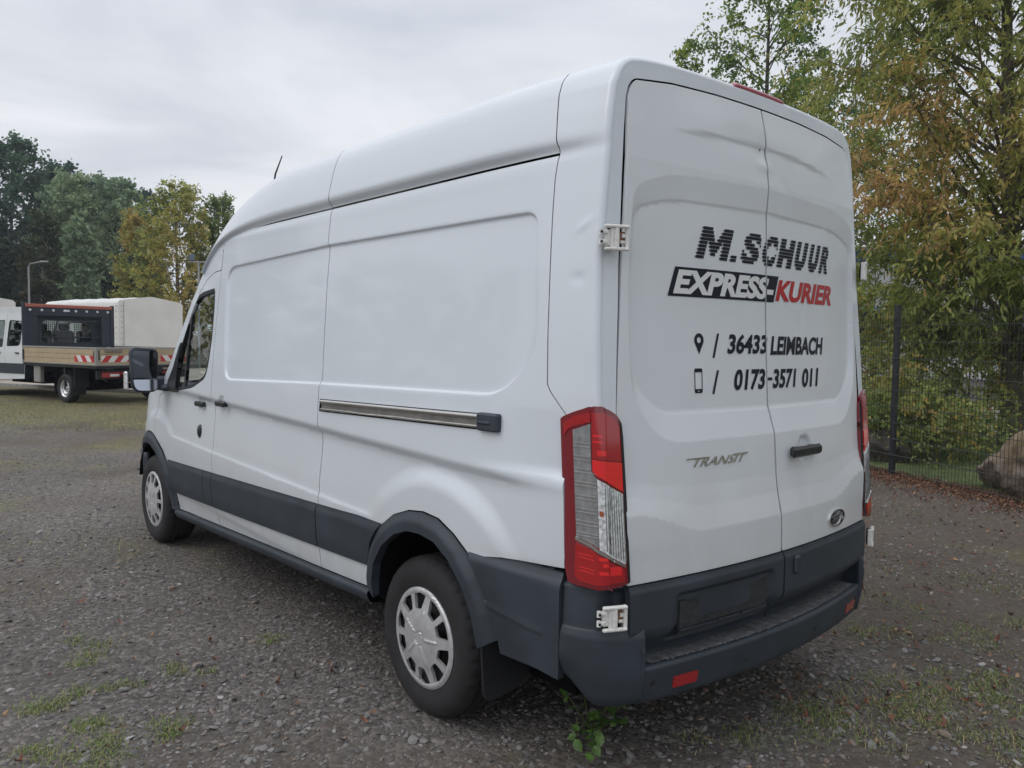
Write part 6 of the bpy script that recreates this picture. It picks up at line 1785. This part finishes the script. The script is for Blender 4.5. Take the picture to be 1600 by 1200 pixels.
    V, F, N = panel_data(bw, fnb, .15, (0, -1, 0), holes=[rw], gap=0, thick=.04); cbk = mesh_np('cab_back', V, F, T_white if tarp else M_trim, t, normals=N)
    V, F, N = panel_data(rw, fnb, .3, (0, -1, 0), gap=0, thick=0, rim=False, off=-.01); mesh_np('rear_window', V, F, M_winb, cbk, normals=N)
    if not tarp:
        b = MB()
        for sx in (.30, .70):
            xc = cx0 + (cx1 - cx0)*sx
            for k in range(9): b.box((xc - .2 + k*.05, cy + .09, 1.70), (.012, .012, .52)).box((xc, cy + .09, 1.46 + k*.06), (.42, .012, .012))
        b.build('window_guard', M_black, cbk)
    b = MB()
    for x in (.55, 1.15, 1.75):
        for y in (cy + .45, cy + 1.5): b.box((x, y, 1.05), (.5, .5, .2), None, .05).box((x, y - .25, 1.4), (.48, .14, .65), None, .05).box((x, y - .27, 1.82), (.24, .08, .18), None, .03)
    b.box(((cx0+cx1)/2, cy + 2.5, 1.05), (1.9, .3, .3), None, .05).box(((cx0+cx1)/2, cy + 1.8, .62), (1.9, 3.4, .10)); b.build('seats', M_seat, t)
    b = MB(); b.box(((cx0+cx1)/2, cy + 3.80, .52), (cx1 - cx0 - .1, .25, .36), None, .08); auto_smooth(b.build('front_bumper', M_trim, t))
    b = MB(); b.box((cx0 + .28, cy + 3.72, .98), (.36, .12, .22), None, .05).box((cx1 - .28, cy + 3.72, .98), (.36, .12, .22), None, .05); auto_smooth(b.build('headlight', M_lampw, t))
    return t
truck('dropside_truck', 'white double cab truck with beige dropsides and red white warning strips', (1.30, 19.60, 0), False)
truck('tarpaulin_truck', 'truck with pale grey gabled tarpaulin cover behind the beige dropside truck', (4.10, 28.7, 0), True)
truck('tarpaulin_truck', 'truck with pale tarpaulin cover cut off by the left edge of the picture', (-.55, 32.0, 0), True)
for o in [o for o in COL.objects if o.name.startswith('tarpaulin_truck')]: o['group'] = 'trucks with tarpaulin covers'

# ---------------------------------------------------------------- lamp and mast
M_galv = mat('galvanised_steel', (.30, .31, .31), rough=.55, metal=.4)
def gpos(u, depth): p = place(u, depth); return (p[0], p[1], 0)
lp = empty('street_lamp', gpos(47, 40)); tag(lp, 'slim grey street lamp with a short bent arm at the edge of the wood', 'street lamp')
R2 = RT
MB().tube([(0, 0, 0), (0, 0, 1.2), (0, 0, 1.21), (0, 0, 4.98)], [.075, .07, .052, .045], 10).build('pole', M_galv, lp)
MB().tube([(0, 0, 4.95), (R2[0]*.06, R2[1]*.06, 5.10), (R2[0]*.4, R2[1]*.4, 5.18), (R2[0]*.85, R2[1]*.85, 5.22)], .028, 8).build('arm', M_galv, lp)
MB().box((R2[0]*.78, R2[1]*.78, 5.22), (.42, .14, .08), Matrix.Rotation(math.atan2(R2[1], R2[0]), 3, 'Z'), .03).build('lamp_head', M_galv, lp)
fm_ = empty('floodlight_mast', gpos(311, 40)); tag(fm_, 'post with a crossbar and one square floodlight beside the van cab', 'floodlight')
RR = Matrix.Rotation(math.atan2(R2[1], R2[0]), 3, 'Z')
MB().tube([(0, 0, 0), (0, 0, 5.35)], [.06, .045], 10).build('pole', M_galv, fm_)
MB().box((0, 0, 5.30), (1.05, .06, .06), RR, .01).build('crossbar', M_galv, fm_)
MB().box((-R2[0]*.33, -R2[1]*.33, 5.52), (.26, .14, .34), RR, .03).build('floodlight_box', mat('floodlight_grey', (.09, .12, .16), rough=.4), fm_)

# ---------------------------------------------------------------- hall beyond the yard
hall = empty('industrial_hall', ypt(2.2, 24.5)); tag(hall, 'pale grey hall with a blue eaves band beyond the shrubs', 'building')
H_w = mat('pale_cladding', (.52, .54, .56), rough=.6, noise=(.7, .05)); H_b = mat('blue_band', (.020, .075, .30), rough=.45); H_g = mat('dark_window', (.03, .035, .04), rough=.1, coat=1); H_f = mat('blue_frame', (.10, .22, .42), rough=.5)
RH = Matrix.Rotation(math.atan2(YR[1], YR[0]) + math.radians(12) + PI, 3, 'Z')       # local x along the facade, local y towards the yard
hall.rotation_euler = RH.to_euler()
LH = 30; 
MB().box((-4, -.06, .35), (LH, .10, .70)).build('plinth', mat('plinth_grey', (.22, .22, .22), rough=.9, noise=(2, .2)), hall)
for k in range(15):
    x = -4 - LH/2 + 1 + k*2
    MB().box((x, 0, 2.3), (1.985, .12, 3.2), None, .01).build('wall_panel', H_w, hall)
MB().box((-4, -5, 2.0), (LH - .1, 9.8, 3.8)).build('hall_body', H_w, hall)
MB().box((-4, .03, 4.02), (LH + .2, .22, .28), None, .01).build('eaves_band', H_b, hall)
MB().box((-4, -5.0, 4.22), (LH + .3, 10.4, .10)).build('roof', mat('hall_roof', (.20, .21, .22), rough=.7), hall)
for k in range(6):
    x = -15 + k*4.4
    f = empty('window', (x, .07, 1.95), 0, hall)
    b = MB(); b.box((0, 0, .65), (1.7, .05, .07)).box((0, 0, -.65), (1.7, .05, .07)).box((-.85, 0, 0), (.07, .05, 1.3)).box((.85, 0, 0), (.07, .05, 1.3)).box((0, 0, 0), (.05, .05, 1.3)); b.build('window_frame', H_f, f)
    MB().box((0, -.0, 0), (1.68, .012, 1.28)).build('pane', H_g, f)
# ---------------------------------------------------------------- thin damp air: distant trees pale a little
hz = MB().box((30, 45, 14.5), (240, 240, 33)).build('haze', [], fixn=True)
_hm = bpy.data.materials.new('damp_air'); _hm.use_nodes = True; _hm.node_tree.nodes.clear()
_ho = _hm.node_tree.nodes.new('ShaderNodeOutputMaterial'); _hv = _hm.node_tree.nodes.new('ShaderNodeVolumePrincipled')
_hv.inputs['Color'].default_value = (.80, .86, .95, 1); _hv.inputs['Density'].default_value = .0008; _hv.inputs['Anisotropy'].default_value = .2
_hm.node_tree.links.new(_hv.outputs[0], _ho.inputs['Volume'])
hz.data.materials.clear(); hz.data.materials.append(_hm); tag(hz, kind='stuff')
